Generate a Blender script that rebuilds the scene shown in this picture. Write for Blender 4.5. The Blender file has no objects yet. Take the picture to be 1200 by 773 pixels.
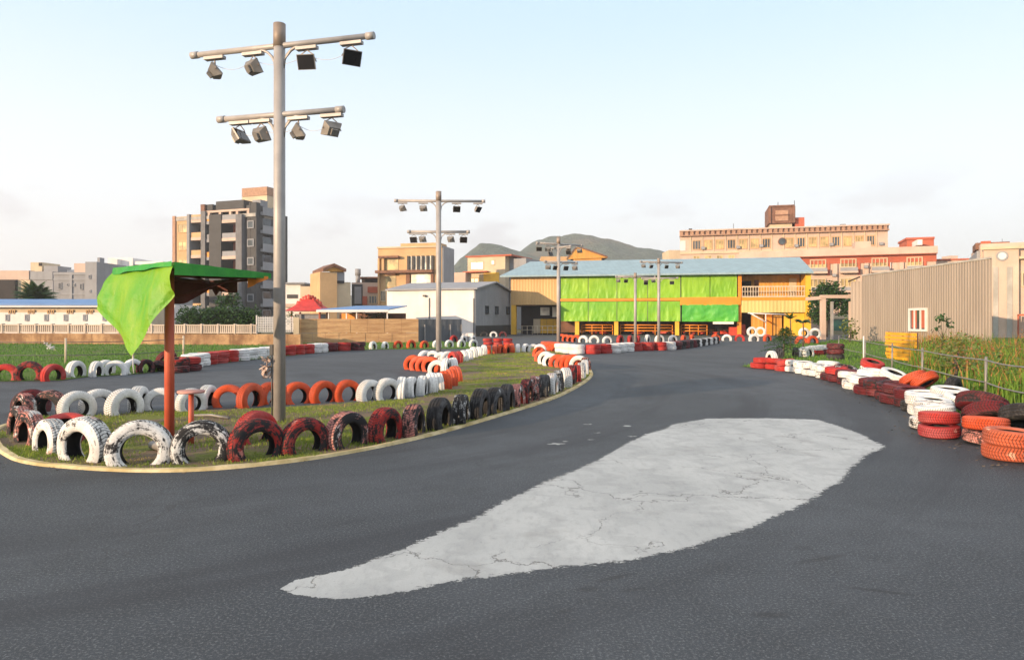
import bpy, math, random
import numpy as np
from mathutils import Vector, Matrix, Euler, noise as mnoise

random.seed(7)
RNG = np.random.default_rng(7)
C = bpy.context.scene.collection
SC = bpy.context.scene
PI = math.pi
FP, CX, HY, CH = 820.0, 600.0, 374.0, 1.5      # focal length / centre / horizon (in 1200-px units), eye height
rnd = random.uniform
HAZE = 0.00055
SKYV = 4.6

# ------------------------------------------------------------------ basics
def gp(px, py, z=0.0):
    d = FP * (CH - z) / (py - HY)
    return Vector(((px - CX) * d / FP, d, z))

def at(px, py, d):
    return Vector(((px - CX) * d / FP, d, CH - (py - HY) * d / FP))

def tag(o, label=None, cat=None, group=None, kind=None):
    if label: o['label'] = label
    if cat: o['category'] = cat
    if group: o['group'] = group
    if kind: o['kind'] = kind
    return o

def empty(name, loc, label, cat, group=None):
    o = bpy.data.objects.new(name, None)
    o.empty_display_size = 0.1
    o.location = loc
    C.objects.link(o)
    return tag(o, label, cat, group)

def wloc(o):
    v = Vector((0, 0, 0))
    while o is not None:
        v += Vector(o.location)
        o = o.parent
    return v

class MB:
    def __init__(s):
        s.v = []; s.f = []; s.m = []; s.sm = []
    def face(s, idx, mi=0, smooth=False):
        s.f.append(tuple(idx)); s.m.append(mi); s.sm.append(smooth)
    def hexa(s, c, mi=0):
        b = len(s.v); s.v += [tuple(p) for p in c]
        for q in ((0, 3, 2, 1), (4, 5, 6, 7), (0, 1, 5, 4), (1, 2, 6, 5), (2, 3, 7, 6), (3, 0, 4, 7)):
            s.face([b + i for i in q], mi)
        return s
    def box(s, x0, x1, y0, y1, z0, z1, mi=0):
        return s.hexa([(x0, y0, z0), (x1, y0, z0), (x1, y1, z0), (x0, y1, z0), (x0, y0, z1), (x1, y0, z1), (x1, y1, z1), (x0, y1, z1)], mi)
    def poly(s, pts, mi=0, smooth=False):
        b = len(s.v); s.v += [tuple(p) for p in pts]
        s.face(range(b, b + len(pts)), mi, smooth)
        return s
    def tube(s, pts, r, n=8, mi=0, caps=True):
        pts = [Vector(p) for p in pts]
        rs = r if isinstance(r, (list, tuple)) else [r] * len(pts)
        b = len(s.v)
        for i, p in enumerate(pts):
            t = (pts[min(i + 1, len(pts) - 1)] - pts[max(i - 1, 0)]).normalized()
            a = Vector((0, 0, 1)) if abs(t.z) < 0.9 else Vector((1, 0, 0))
            u = t.cross(a).normalized(); w = t.cross(u).normalized()
            for k in range(n):
                an = 2 * PI * k / n
                s.v.append(tuple(p + (u * math.cos(an) + w * math.sin(an)) * rs[i]))
        for i in range(len(pts) - 1):
            for k in range(n):
                k2 = (k + 1) % n
                s.face((b + i * n + k, b + i * n + k2, b + (i + 1) * n + k2, b + (i + 1) * n + k), mi, True)
        if caps:
            s.face([b + k for k in range(n)][::-1], mi)
            s.face([b + (len(pts) - 1) * n + k for k in range(n)], mi)
        return s
    def grid(s, P, mi=0, smooth=True):
        b = len(s.v); h = len(P); w = len(P[0])
        for row in P: s.v += [tuple(p) for p in row]
        for i in range(h - 1):
            for j in range(w - 1):
                s.face((b + i * w + j, b + i * w + j + 1, b + (i + 1) * w + j + 1, b + (i + 1) * w + j), mi, smooth)
        return s
    def revolve(s, prof, n, mi=0, axis='Y', closed=False, smooth=True):
        b = len(s.v); m = len(prof)
        for k in range(n):
            a = 2 * PI * k / n; ca, sa = math.cos(a), math.sin(a)
            for (w, r) in prof:
                s.v.append((r * ca, w, r * sa) if axis == 'Y' else (r * ca, r * sa, w))
        for k in range(n):
            k2 = (k + 1) % n
            for i in range(m if closed else m - 1):
                i2 = (i + 1) % m
                q = (b + k * m + i, b + k2 * m + i, b + k2 * m + i2, b + k * m + i2)
                s.face(q if axis == 'Y' else q, mi, smooth)
        return s
    def mesh(s, name, mats):
        me = bpy.data.meshes.new(name)
        me.from_pydata(s.v, [], s.f)
        for m in (mats if isinstance(mats, (list, tuple)) else [mats]): me.materials.append(m)
        me.polygons.foreach_set('material_index', s.m)
        me.polygons.foreach_set('use_smooth', s.sm)
        me.update()
        return me
    def build(s, name, mats, parent=None, world=True, loc=None):
        """verts are world coordinates when a parent is given and world=True"""
        if parent is not None and world:
            o0 = wloc(parent)
            s.v = [(x - o0.x, y - o0.y, z - o0.z) for x, y, z in s.v]
        o = bpy.data.objects.new(name, s.mesh(name, mats))
        C.objects.link(o)
        if parent is not None: o.parent = parent
        if loc is not None: o.location = loc
        return o

def solo(mb, name, mats, loc):
    """a one-mesh top-level thing with its origin at loc (verts in world coordinates)"""
    loc = Vector(loc)
    mb.v = [(x - loc.x, y - loc.y, z - loc.z) for x, y, z in mb.v]
    return mb.build(name, mats, loc=loc)

# ------------------------------------------------------------------ materials
def new_mat(name):
    m = bpy.data.materials.new(name); m.use_nodes = True
    nt = m.node_tree
    return m, nt, nt.nodes['Principled BSDF']

def N(nt, typ, **kw):
    n = nt.nodes.new(typ)
    for k, v in kw.items():
        if k in n.inputs.keys() if isinstance(k, str) else False: n.inputs[k].default_value = v
        else: setattr(n, k, v)
    return n

def mth(nt, op, a, b=None, clamp=False):
    n = nt.nodes.new('ShaderNodeMath'); n.operation = op; n.use_clamp = clamp
    for i, x in enumerate((a, b)):
        if x is None: continue
        if isinstance(x, (int, float)): n.inputs[i].default_value = x
        else: nt.links.new(x, n.inputs[i])
    return n.outputs[0]

def ramp(nt, fac, lo, hi):
    n = nt.nodes.new('ShaderNodeMapRange'); n.clamp = True; n.interpolation_type = 'SMOOTHSTEP'
    n.inputs['From Min'].default_value = lo; n.inputs['From Max'].default_value = hi
    nt.links.new(fac, n.inputs['Value'])
    return n.outputs['Result']

def mix(nt, fac, a, b):
    n = nt.nodes.new('ShaderNodeMix'); n.data_type = 'RGBA'
    for sock, x in ((n.inputs[0], fac), (n.inputs[6], a), (n.inputs[7], b)):
        if isinstance(x, (int, float)): sock.default_value = x
        elif isinstance(x, (tuple, list)): sock.default_value = (*x[:3], 1)
        else: nt.links.new(x, sock)
    return n.outputs[2]

def noise(nt, vec, scale, detail=4, rough=0.55):
    n = nt.nodes.new('ShaderNodeTexNoise')
    n.inputs['Scale'].default_value = scale; n.inputs['Detail'].default_value = detail; n.inputs['Roughness'].default_value = rough
    if vec is not None: nt.links.new(vec, n.inputs['Vector'])
    return n.outputs['Fac']

def coords(nt, kind='Object', scale=None):
    t = nt.nodes.new('ShaderNodeTexCoord').outputs[kind]
    if scale is None: return t
    mp = nt.nodes.new('ShaderNodeMapping'); mp.inputs['Scale'].default_value = scale
    nt.links.new(t, mp.inputs['Vector'])
    return mp.outputs[0]

def bump(nt, bsdf, h, strength=0.3, dist=0.01):
    b = nt.nodes.new('ShaderNodeBump'); b.inputs['Strength'].default_value = strength; b.inputs['Distance'].default_value = dist
    nt.links.new(h, b.inputs['Height']); nt.links.new(b.outputs[0], bsdf.inputs['Normal'])

def dark(c, k): return tuple(x * k for x in c)

def mat(name, col, rough=0.7, var=0.25, scale=1.5, col2=None, bmp=0.0, metallic=0.0, streak=0.0, spec=0.4):
    """weathered plain surface: two noise scales of variation, optional vertical streaks"""
    m, nt, b = new_mat(name)
    co = coords(nt)
    f1 = noise(nt, co, scale, 6, 0.6); f2 = noise(nt, co, scale * 9, 4)
    f = mth(nt, 'MULTIPLY', ramp(nt, f1, 0.3, 0.7), 1.0)
    c = mix(nt, f, dark(col, 1 - var), col2 or dark(col, 1 + var * 0.35))
    c = mix(nt, mth(nt, 'MULTIPLY', ramp(nt, f2, 0.45, 0.75), var * 0.8), c, dark(col, 0.62))
    if streak:
        fs = noise(nt, coords(nt, 'Object', (1, 1, 0.06)), scale * 4, 5, 0.6)
        c = mix(nt, mth(nt, 'MULTIPLY', ramp(nt, fs, 0.5, 0.72), streak), c, dark(col, 0.5))
    nt.links.new(c, b.inputs['Base Color'])
    b.inputs['Roughness'].default_value = rough; b.inputs['Metallic'].default_value = metallic
    b.inputs['Specular IOR Level'].default_value = spec
    if bmp: bump(nt, b, f2, bmp, 0.02)
    return m

def mat_corr(name, col, freq, axis=0, rough=0.5, var=0.2, depth=0.6):
    """ribbed sheet: ribs from the object's own coordinate across the wall"""
    m, nt, b = new_mat(name)
    co = coords(nt)
    s = nt.nodes.new('ShaderNodeSeparateXYZ'); nt.links.new(co, s.inputs[0])
    w = mth(nt, 'SINE', mth(nt, 'MULTIPLY', s.outputs[axis], freq))
    w = ramp(nt, w, -0.6, 0.8)
    f1 = noise(nt, coords(nt, 'Object', (1, 1, 0.15)), 1.2, 5)
    c = mix(nt, ramp(nt, f1, 0.3, 0.7), dark(col, 1 - var), dark(col, 1.05))
    c = mix(nt, mth(nt, 'MULTIPLY', mth(nt, 'SUBTRACT', 1.0, w), 0.12), c, dark(col, 0.6))
    nt.links.new(c, b.inputs['Base Color']); b.inputs['Roughness'].default_value = rough
    bump(nt, b, w, depth, 0.04)
    return m

def mat_glass(name, col=(0.03, 0.04, 0.05), rough=0.08):
    m, nt, b = new_mat(name)
    f = noise(nt, coords(nt), 0.8, 2)
    nt.links.new(mix(nt, ramp(nt, f, 0.35, 0.65), col, dark(col, 2.2)), b.inputs['Base Color'])
    b.inputs['Roughness'].default_value = rough
    return m

M = {}
def tyre_mat(key, col, wear, spread=0.18, second=None, sec_amt=0.0, lug=False, rough=0.72):
    """old paint over rubber; wear follows noise, seeded per object"""
    m, nt, b = new_mat('paint_' + key)
    rub = (0.018, 0.018, 0.02)
    oi = nt.nodes.new('ShaderNodeObjectInfo').outputs['Random']
    tc = coords(nt)
    va = nt.nodes.new('ShaderNodeVectorMath'); va.operation = 'ADD'
    cv = nt.nodes.new('ShaderNodeCombineXYZ')
    for i in range(3): nt.links.new(mth(nt, 'MULTIPLY', oi, 37.0 + 11 * i), cv.inputs[i])
    nt.links.new(tc, va.inputs[0]); nt.links.new(cv.outputs[0], va.inputs[1])
    co = va.outputs[0]
    f = noise(nt, co, 7.5, 9, 0.72)
    f2 = noise(nt, co, 26, 5, 0.6)
    s0 = nt.nodes.new('ShaderNodeSeparateXYZ'); nt.links.new(tc, s0.inputs[0])
    rr = mth(nt, 'SQRT', mth(nt, 'ADD', mth(nt, 'MULTIPLY', s0.outputs[0], s0.outputs[0]), mth(nt, 'MULTIPLY', s0.outputs[2], s0.outputs[2])))
    cyl = nt.nodes.new('ShaderNodeCombineXYZ')        # scuffs run round the tyre
    nt.links.new(mth(nt, 'MULTIPLY', mth(nt, 'ARCTAN2', s0.outputs[2], s0.outputs[0]), 1.3), cyl.inputs[0])
    nt.links.new(mth(nt, 'ADD', mth(nt, 'MULTIPLY', rr, 34.0), mth(nt, 'MULTIPLY', oi, 90.0)), cyl.inputs[1]); nt.links.new(mth(nt, 'MULTIPLY', s0.outputs[1], 30.0), cyl.inputs[2])
    f4 = noise(nt, cyl.outputs[0], 1.5, 5, 0.65)
    f = mth(nt, 'ADD', mth(nt, 'ADD', mth(nt, 'MULTIPLY', f, 0.5), mth(nt, 'MULTIPLY', f4, 0.34)), mth(nt, 'MULTIPLY', f2, 0.16))
    thr = mth(nt, 'ADD', mth(nt, 'MULTIPLY', mth(nt, 'SUBTRACT', oi, 0.5), spread), wear)   # bigger = more rubber shows
    d = mth(nt, 'SUBTRACT', f, thr)
    paint = ramp(nt, d, -0.03, 0.035)
    tone = noise(nt, co, 3.0, 4)
    c = mix(nt, ramp(nt, tone, 0.3, 0.7), dark(col, 0.72), dark(col, 1.05))
    fd = noise(nt, co, 2.2, 5, 0.6)
    c = mix(nt, mth(nt, 'MULTIPLY', ramp(nt, fd, 0.42, 0.72), 0.55), c, tuple(x * 0.72 + 0.10 for x in col))
    if second:
        f3 = noise(nt, co, 3.8, 6, 0.6)
        c = mix(nt, ramp(nt, f3, 0.56 - sec_amt, 0.62 - sec_amt), c, second)
    c = mix(nt, mth(nt, 'MULTIPLY', ramp(nt, f2, 0.46, 0.72), 0.5), c, tuple(x * .45 + y for x, y in zip(col, (.02, .014, .008))))
    c = mix(nt, paint, rub, c)
    if lug:
        s = nt.nodes.new('ShaderNodeSeparateXYZ'); nt.links.new(tc, s.inputs[0])
        ang = mth(nt, 'ARCTAN2', s.outputs[2], s.outputs[0])
        ay = mth(nt, 'ABSOLUTE', s.outputs[1])
        wv = mth(nt, 'SINE', mth(nt, 'ADD', mth(nt, 'MULTIPLY', ang, 52.0), mth(nt, 'MULTIPLY', ay, 70.0)))
        g = ramp(nt, wv, 0.55, 0.85)
        c = mix(nt, mth(nt, 'MULTIPLY', g, 0.75), c, rub)
        hgt = mth(nt, 'ADD', mth(nt, 'MULTIPLY', g, -1.0), mth(nt, 'MULTIPLY', paint, 0.12))
        bump(nt, b, hgt, 0.7, 0.008)
    else:
        bump(nt, b, mth(nt, 'ADD', mth(nt, 'MULTIPLY', f2, 0.6), paint), 0.35, 0.004)
    nt.links.new(c, b.inputs['Base Color']); b.inputs['Roughness'].default_value = rough
    b.inputs['Specular IOR Level'].default_value = 0.22
    M[key] = m
    return m

WHITE = (0.74, 0.74, 0.73); RED = (0.42, 0.03, 0.026); ORG = (0.62, 0.085, 0.025); PINK = (0.5, 0.2, 0.17); DKR = (0.12, 0.012, 0.018)
for lug in (False, True):
    k = '_tread' if lug else ''
    tyre_mat('white' + k, WHITE, 0.36, 0.08, lug=lug)
    tyre_mat('whiteworn' + k, dark(WHITE, 0.92), 0.43 if not lug else 0.455, 0.06, (0.55, 0.36, 0.31), -0.03, lug)
    tyre_mat('red' + k, RED, 0.34, 0.1, lug=lug)
    tyre_mat('orange' + k, ORG, 0.32, 0.08, lug=lug)
    tyre_mat('orangeworn' + k, (0.50, 0.11, 0.05), 0.40, 0.05, (0.62, 0.34, 0.24), -0.02, lug)
    tyre_mat('redchip' + k, (0.40, 0.03, 0.035), 0.37, 0.04, (0.55, 0.3, 0.28), -0.1, lug)
    tyre_mat('redworn' + k, dark(RED, 0.8), 0.48 if lug else 0.525, 0.05, PINK, -0.04, lug)
    tyre_mat('pink' + k, PINK, 0.485 if lug else 0.525, 0.06, dark(WHITE, 0.85), 0.02, lug)
    tyre_mat('darkred' + k, DKR, 0.46, 0.12, lug=lug)
    tyre_mat('black' + k, (0.05, 0.05, 0.054), 0.5, 0.08, dark(WHITE, 0.7), -0.12, lug)
    tyre_mat('blackwhite' + k, dark(WHITE, 0.85), 0.535, 0.06, lug=lug)
M['liner'] = mat('tyre_liner', (0.022, 0.022, 0.024), 0.8, 0.4, 8)
COLWORD = dict(orangeworn='scuffed orange', redchip='chipped crimson', white='white-painted', whiteworn='chipped white', red='red-painted', orange='orange-red', redworn='worn red and black', pink='faded pink',
               darkred='dark red', black='bare black', blackwhite='black and white flaking')

# ------------------------------------------------------------------ the light: low warm sun behind and to the left, pale sky
SUN_EL, SUN_AZ = math.radians(9.5), math.radians(230.0)          # azimuth from +Y, clockwise
w = bpy.data.worlds.new('World'); SC.world = w; w.use_nodes = True
nt = w.node_tree; bg = nt.nodes['Background']
sky = nt.nodes.new('ShaderNodeTexSky'); sky.sky_type = 'NISHITA'; sky.sun_disc = False
sky.sun_elevation = SUN_EL; sky.sun_rotation = SUN_AZ
sky.air_density = 1.0; sky.dust_density = 1.2; sky.ozone_density = 1.5
tc = nt.nodes.new('ShaderNodeTexCoord').outputs['Generated']
sp = nt.nodes.new('ShaderNodeSeparateXYZ'); nt.links.new(tc, sp.inputs[0])
# a thin high cloud veil whitens the blue, thickest low down; a few small wisps float low
cr = nt.nodes.new('ShaderNodeValToRGB'); cr.color_ramp.interpolation = 'B_SPLINE'
mr = nt.nodes.new('ShaderNodeMapRange'); mr.inputs['From Min'].default_value = -0.05; mr.inputs['From Max'].default_value = 1.0
nt.links.new(sp.outputs[2], mr.inputs['Value']); nt.links.new(mr.outputs[0], cr.inputs['Fac'])
el = cr.color_ramp.elements
el[0].position = 0.0; el[0].color = (0.97, 0.93, 0.91, 1); el[1].position = 1.0; el[1].color = (1, 1, 1, 1)
for pos, col_ in ((0.10, (0.97, 0.945, 0.94)), (0.2, (0.93, 0.95, 0.97)), (0.30, (0.80, 0.90, 0.985)), (0.42, (0.54, 0.74, 0.97)), (0.52, (0.56, 0.74, 0.95)), (0.7, (1, 1, 1))):  # bright white overhead is added out of view to lift the ground light
    e_ = el.new(pos); e_.color = (*col_, 1)
vm = nt.nodes.new('ShaderNodeVectorMath'); vm.operation = 'SCALE'; vm.inputs['Scale'].default_value = SKYV; nt.links.new(cr.outputs[0], vm.inputs[0])
mp = nt.nodes.new('ShaderNodeMapping'); mp.inputs['Scale'].default_value = (1, 1, 2.6); nt.links.new(tc, mp.inputs['Vector'])
cl = ramp(nt, noise(nt, mp.outputs[0], 7.5, 6, 0.55), 0.53, 0.68)
low = mth(nt, 'MULTIPLY', ramp(nt, sp.outputs[2], 0.03, 0.07), ramp(nt, sp.outputs[2], 0.22, 0.10))
cl = mth(nt, 'MULTIPLY', mth(nt, 'MULTIPLY', cl, low), 0.6)
c = mix(nt, 0.86, sky.outputs[0], vm.outputs[0])
c = mix(nt, cl, c, (SKYV * 0.66, SKYV * 0.64, SKYV * 0.66))
nt.links.new(c, bg.inputs['Color']); bg.inputs['Strength'].default_value = 0.10
sd = Vector((math.sin(SUN_AZ) * math.cos(SUN_EL), math.cos(SUN_AZ) * math.cos(SUN_EL), math.sin(SUN_EL)))
sl = bpy.data.lights.new('sun', 'SUN'); sl.energy = 2.5; sl.angle = math.radians(0.53); sl.color = (1.0, 0.72, 0.46)
so = bpy.data.objects.new('sun', sl); C.objects.link(so); so.location = sd * 50
so.rotation_euler = (-sd).to_track_quat('-Z', 'Y').to_euler()

# ------------------------------------------------------------------ camera
cam = bpy.data.cameras.new('camera'); co = bpy.data.objects.new('camera', cam); C.objects.link(co)
co.location = (0, 0, CH); co.rotation_euler = (math.radians(90), 0, 0)
cam.sensor_width = 36; cam.lens = 36 * FP / 1200; cam.shift_y = -(386.5 - HY) / 1200
cam.clip_start = 0.05; cam.clip_end = 6000
SC.camera = co
SC.view_settings.view_transform = 'Standard'; SC.view_settings.look = 'None'
SC.view_settings.exposure = 1.5; SC.view_settings.gamma = 1.0; SC.view_settings.use_curve_mapping = False

# ------------------------------------------------------------------ ground sheets
def smooth_path(pts, closed=False, step=0.15):
    P = [Vector((p[0], p[1], 0)) for p in pts]; n = len(P); out = []
    for i in range(n if closed else n - 1):
        p0 = P[(i - 1) % n] if closed or i > 0 else P[0]
        p1 = P[i]; p2 = P[(i + 1) % n]
        p3 = P[(i + 2) % n] if closed or i + 2 < n else P[-1]
        k = max(2, int((p2 - p1).length / step))
        for j in range(k):
            t = j / k
            out.append(0.5 * ((2 * p1) + (p2 - p0) * t + (2 * p0 - 5 * p1 + 4 * p2 - p3) * t * t + (3 * p1 - p0 - 3 * p2 + p3) * t ** 3))
    if not closed: out.append(P[-1])
    return out

def sheet(name, pts, z, m, kind='structure'):
    mb = MB(); mb.poly([(p[0], p[1], z) for p in pts])
    o = mb.build(name, m)
    return tag(o, kind=kind)

# asphalt
def asphalt_mat():
    m, nt, b = new_mat('asphalt')
    co = coords(nt)
    big = noise(nt, co, 0.22, 5, 0.6); mid = noise(nt, co, 2.2, 6, 0.65); fine = noise(nt, co, 62, 6, 0.85); grit = noise(nt, co, 230, 3, 0.7)
    c = mix(nt, ramp(nt, big, 0.3, 0.7), (0.029, 0.035, 0.043), (0.064, 0.073, 0.084))
    c = mix(nt, mth(nt, 'MULTIPLY', ramp(nt, mid, 0.40, 0.66), 0.6), c, (0.032, 0.037, 0.043))
    c = mix(nt, mth(nt, 'MULTIPLY', ramp(nt, fine, 0.50, 0.64), 0.9), c, (0.19, 0.20, 0.21))
    c = mix(nt, mth(nt, 'MULTIPLY', ramp(nt, grit, 0.46, 0.30), 0.85), c, (0.016, 0.016, 0.018))
    # worn rubbered-in line: soft streaks that follow the bend (arc about a far centre)
    s = nt.nodes.new('ShaderNodeSeparateXYZ'); nt.links.new(co, s.inputs[0])
    dx = mth(nt, 'SUBTRACT', s.outputs[0], -9.0); dy = mth(nt, 'SUBTRACT', s.outputs[1], 17.0)
    rad = mth(nt, 'SQRT', mth(nt, 'ADD', mth(nt, 'MULTIPLY', dx, dx), mth(nt, 'MULTIPLY', dy, dy)))
    cvx = nt.nodes.new('ShaderNodeCombineXYZ'); nt.links.new(rad, cvx.inputs[0])
    nt.links.new(mth(nt, 'MULTIPLY', mth(nt, 'ARCTAN2', dy, dx), 1.2), cvx.inputs[1])
    arc = noise(nt, cvx.outputs[0], 1.3, 5, 0.6)
    c = mix(nt, mth(nt, 'MULTIPLY', ramp(nt, arc, 0.46, 0.64), 0.55), c, (0.028, 0.030, 0.036))
    # hairline cracks, few
    v = nt.nodes.new('ShaderNodeTexVoronoi'); v.feature = 'DISTANCE_TO_EDGE'; v.inputs['Scale'].default_value = 0.33
    wv = nt.nodes.new('ShaderNodeVectorMath'); wv.operation = 'ADD'
    nz = nt.nodes.new('ShaderNodeTexNoise'); nz.inputs['Scale'].default_value = 1.7; nz.inputs['Detail'].default_value = 6
    nt.links.new(co, nz.inputs['Vector']); nt.links.new(co, wv.inputs[0]); nt.links.new(nz.outputs['Color'], wv.inputs[1]); nt.links.new(wv.outputs[0], v.inputs['Vector'])
    ck = mth(nt, 'MULTIPLY', ramp(nt, v.outputs['Distance'], 0.006, 0.0015), ramp(nt, noise(nt, co, 0.5, 3), 0.47, 0.6))
    c = mix(nt, mth(nt, 'MULTIPLY', ck, 0.4), c, (0.03, 0.03, 0.03))
    # oil and rubber smears
    for (px, py, rx, ry, an) in ((722, 676, .20, .035, .5), (745, 690, .12, .03, .3), (690, 690, .1, .05, .2), (1040, 693, .22, .03, -.35), (905, 720, .13, .05, 0), (660, 716, .1, .03, .5), (960, 655, .25, .04, .4)):
        p = gp(px, py)
        ax = mth(nt, 'SUBTRACT', s.outputs[0], p.x); ay = mth(nt, 'SUBTRACT', s.outputs[1], p.y)
        ca, sa = math.cos(an), math.sin(an)
        u = mth(nt, 'DIVIDE', mth(nt, 'ADD', mth(nt, 'MULTIPLY', ax, ca), mth(nt, 'MULTIPLY', ay, sa)), rx)
        q = mth(nt, 'DIVIDE', mth(nt, 'SUBTRACT', mth(nt, 'MULTIPLY', ay, ca), mth(nt, 'MULTIPLY', ax, sa)), ry)
        r2 = mth(nt, 'ADD', mth(nt, 'MULTIPLY', u, u), mth(nt, 'MULTIPLY', q, q))
        r2 = mth(nt, 'ADD', r2, mth(nt, 'MULTIPLY', mid, 3.4))
        c = mix(nt, mth(nt, 'MULTIPLY', ramp(nt, r2, 2.9, 1.3), 0.6), c, (0.022, 0.021, 0.022))
    # pale dust flecks
    fl = mth(nt, 'MULTIPLY', ramp(nt, noise(nt, coords(nt, 'Object', (1, 2.2, 1)), 9, 6, 0.7), 0.70, 0.76), 0.5)
    c = mix(nt, fl, c, (0.3, 0.3, 0.3))
    nt.links.new(c, b.inputs['Base Color']); b.inputs['Roughness'].default_value = 0.78
    b.inputs['Specular IOR Level'].default_value = 0.35
    bump(nt, b, mth(nt, 'ADD', fine, mth(nt, 'MULTIPLY', grit, 0.7)), 0.5, 0.004)
    return m

def soil_mat(name, g1, g2, soil, dry, soil_amt):
    m, nt, b = new_mat(name)
    co = coords(nt)
    a = noise(nt, co, 0.7, 6, 0.6); f = noise(nt, co, 14, 6, 0.7); f2 = noise(nt, co, 60, 3, 0.7)
    c = mix(nt, ramp(nt, f, 0.3, 0.7), g1, g2)
    c = mix(nt, mth(nt, 'MULTIPLY', ramp(nt, f2, 0.45, 0.7), 0.5), c, dry)
    a2 = mth(nt, 'ADD', a, mth(nt, 'MULTIPLY', f, 0.25))
    c = mix(nt, ramp(nt, a2, 0.66 - soil_amt, 0.74 - soil_amt), c, soil)
    nt.links.new(c, b.inputs['Base Color']); b.inputs['Roughness'].default_value = 0.95
    b.inputs['Specular IOR Level'].default_value = 0.1
    bump(nt, b, mth(nt, 'ADD', f, f2), 0.8, 0.03)
    return m

ASPH = asphalt_mat()
M_far = soil_mat('far_ground', (0.07, 0.085, 0.04), (0.11, 0.11, 0.06), (0.16, 0.14, 0.11), (0.14, 0.12, 0.07), 0.05)
mb = MB(); mb.poly([(-1090, -80, -0.02), (1090, -80, -0.02), (1090, 1490, -0.02), (-1090, 1490, -0.02)])
tag(mb.build('ground', M_far), kind='structure')
sheet('track', [(-45, -12), (14, -12), (40, -12), (40, 64), (-4, 80), (-30, 64), (-45, 46)], 0.0, ASPH)

# grass island inside the hairpin: outline taken along the yellow line and the far row of tyres
near_edge = [gp(*p) for p in ((-8, 512), (2, 527), (30, 541), (100, 549), (200, 552), (300, 545.5), (400, 532), (500, 511), (590, 485.5), (650, 466), (683, 449), (693, 439), (690, 432))]
far_edge = [gp(*p) for p in ((678, 423), (655, 413), (635, 408), (600, 408.5), (560, 411.5), (535, 418), (531, 428), (524, 449), (508, 460), (485, 467), (430, 471), (370, 475), (300, 479), (230, 481), (170, 483), (110, 488), (50, 489), (15, 496))]
line = smooth_path(near_edge, step=0.12)
isl = smooth_path(near_edge + far_edge, closed=True, step=0.3)
M_isl = soil_mat('island_turf', (0.12, 0.16, 0.035), (0.19, 0.21, 0.055), (0.20, 0.15, 0.105), (0.30, 0.24, 0.10), 0.11)
sheet('island_turf', isl, 0.012, M_isl)
# small bare apron inside the chicane
M_kerb = mat('kerb_yellow', (0.55, 0.42, 0.17), 0.8, 0.4, 3.0, (0.6, 0.5, 0.3), 0.3)
def strip(name, path, w, h, m, z0=0.0):
    mb = MB(); L = []
    for i, p in enumerate(path):
        t = (path[min(i + 1, len(path) - 1)] - path[max(0, i - 1)]).normalized(); nn = Vector((-t.y, t.x, 0))
        ww = w * (1 + 0.18 * mnoise.noise(Vector((p.x * 2.1, p.y * 2.1, 3))))
        hh = h * (1 + 0.3 * mnoise.noise(Vector((p.x * 3, p.y * 3, 9))))
        a = p - nn * ww / 2; c_ = p + nn * ww / 2
        L.append([(a.x, a.y, z0), (a.x + nn.x * .015, a.y + nn.y * .015, z0 + hh), (c_.x - nn.x * .015, c_.y - nn.y * .015, z0 + hh), (c_.x, c_.y, z0)])
    mb.grid(L, smooth=False)
    return tag(mb.build(name, m), kind='structure')
back = smooth_path([gp(*p) for p in ((-12, 509), (-2, 502), (14, 497))], step=.15)
strip('kerb', back[:-1] and ([p for p in back[::-1]] + line[1:]), 0.10, 0.03, M_kerb)

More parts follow.
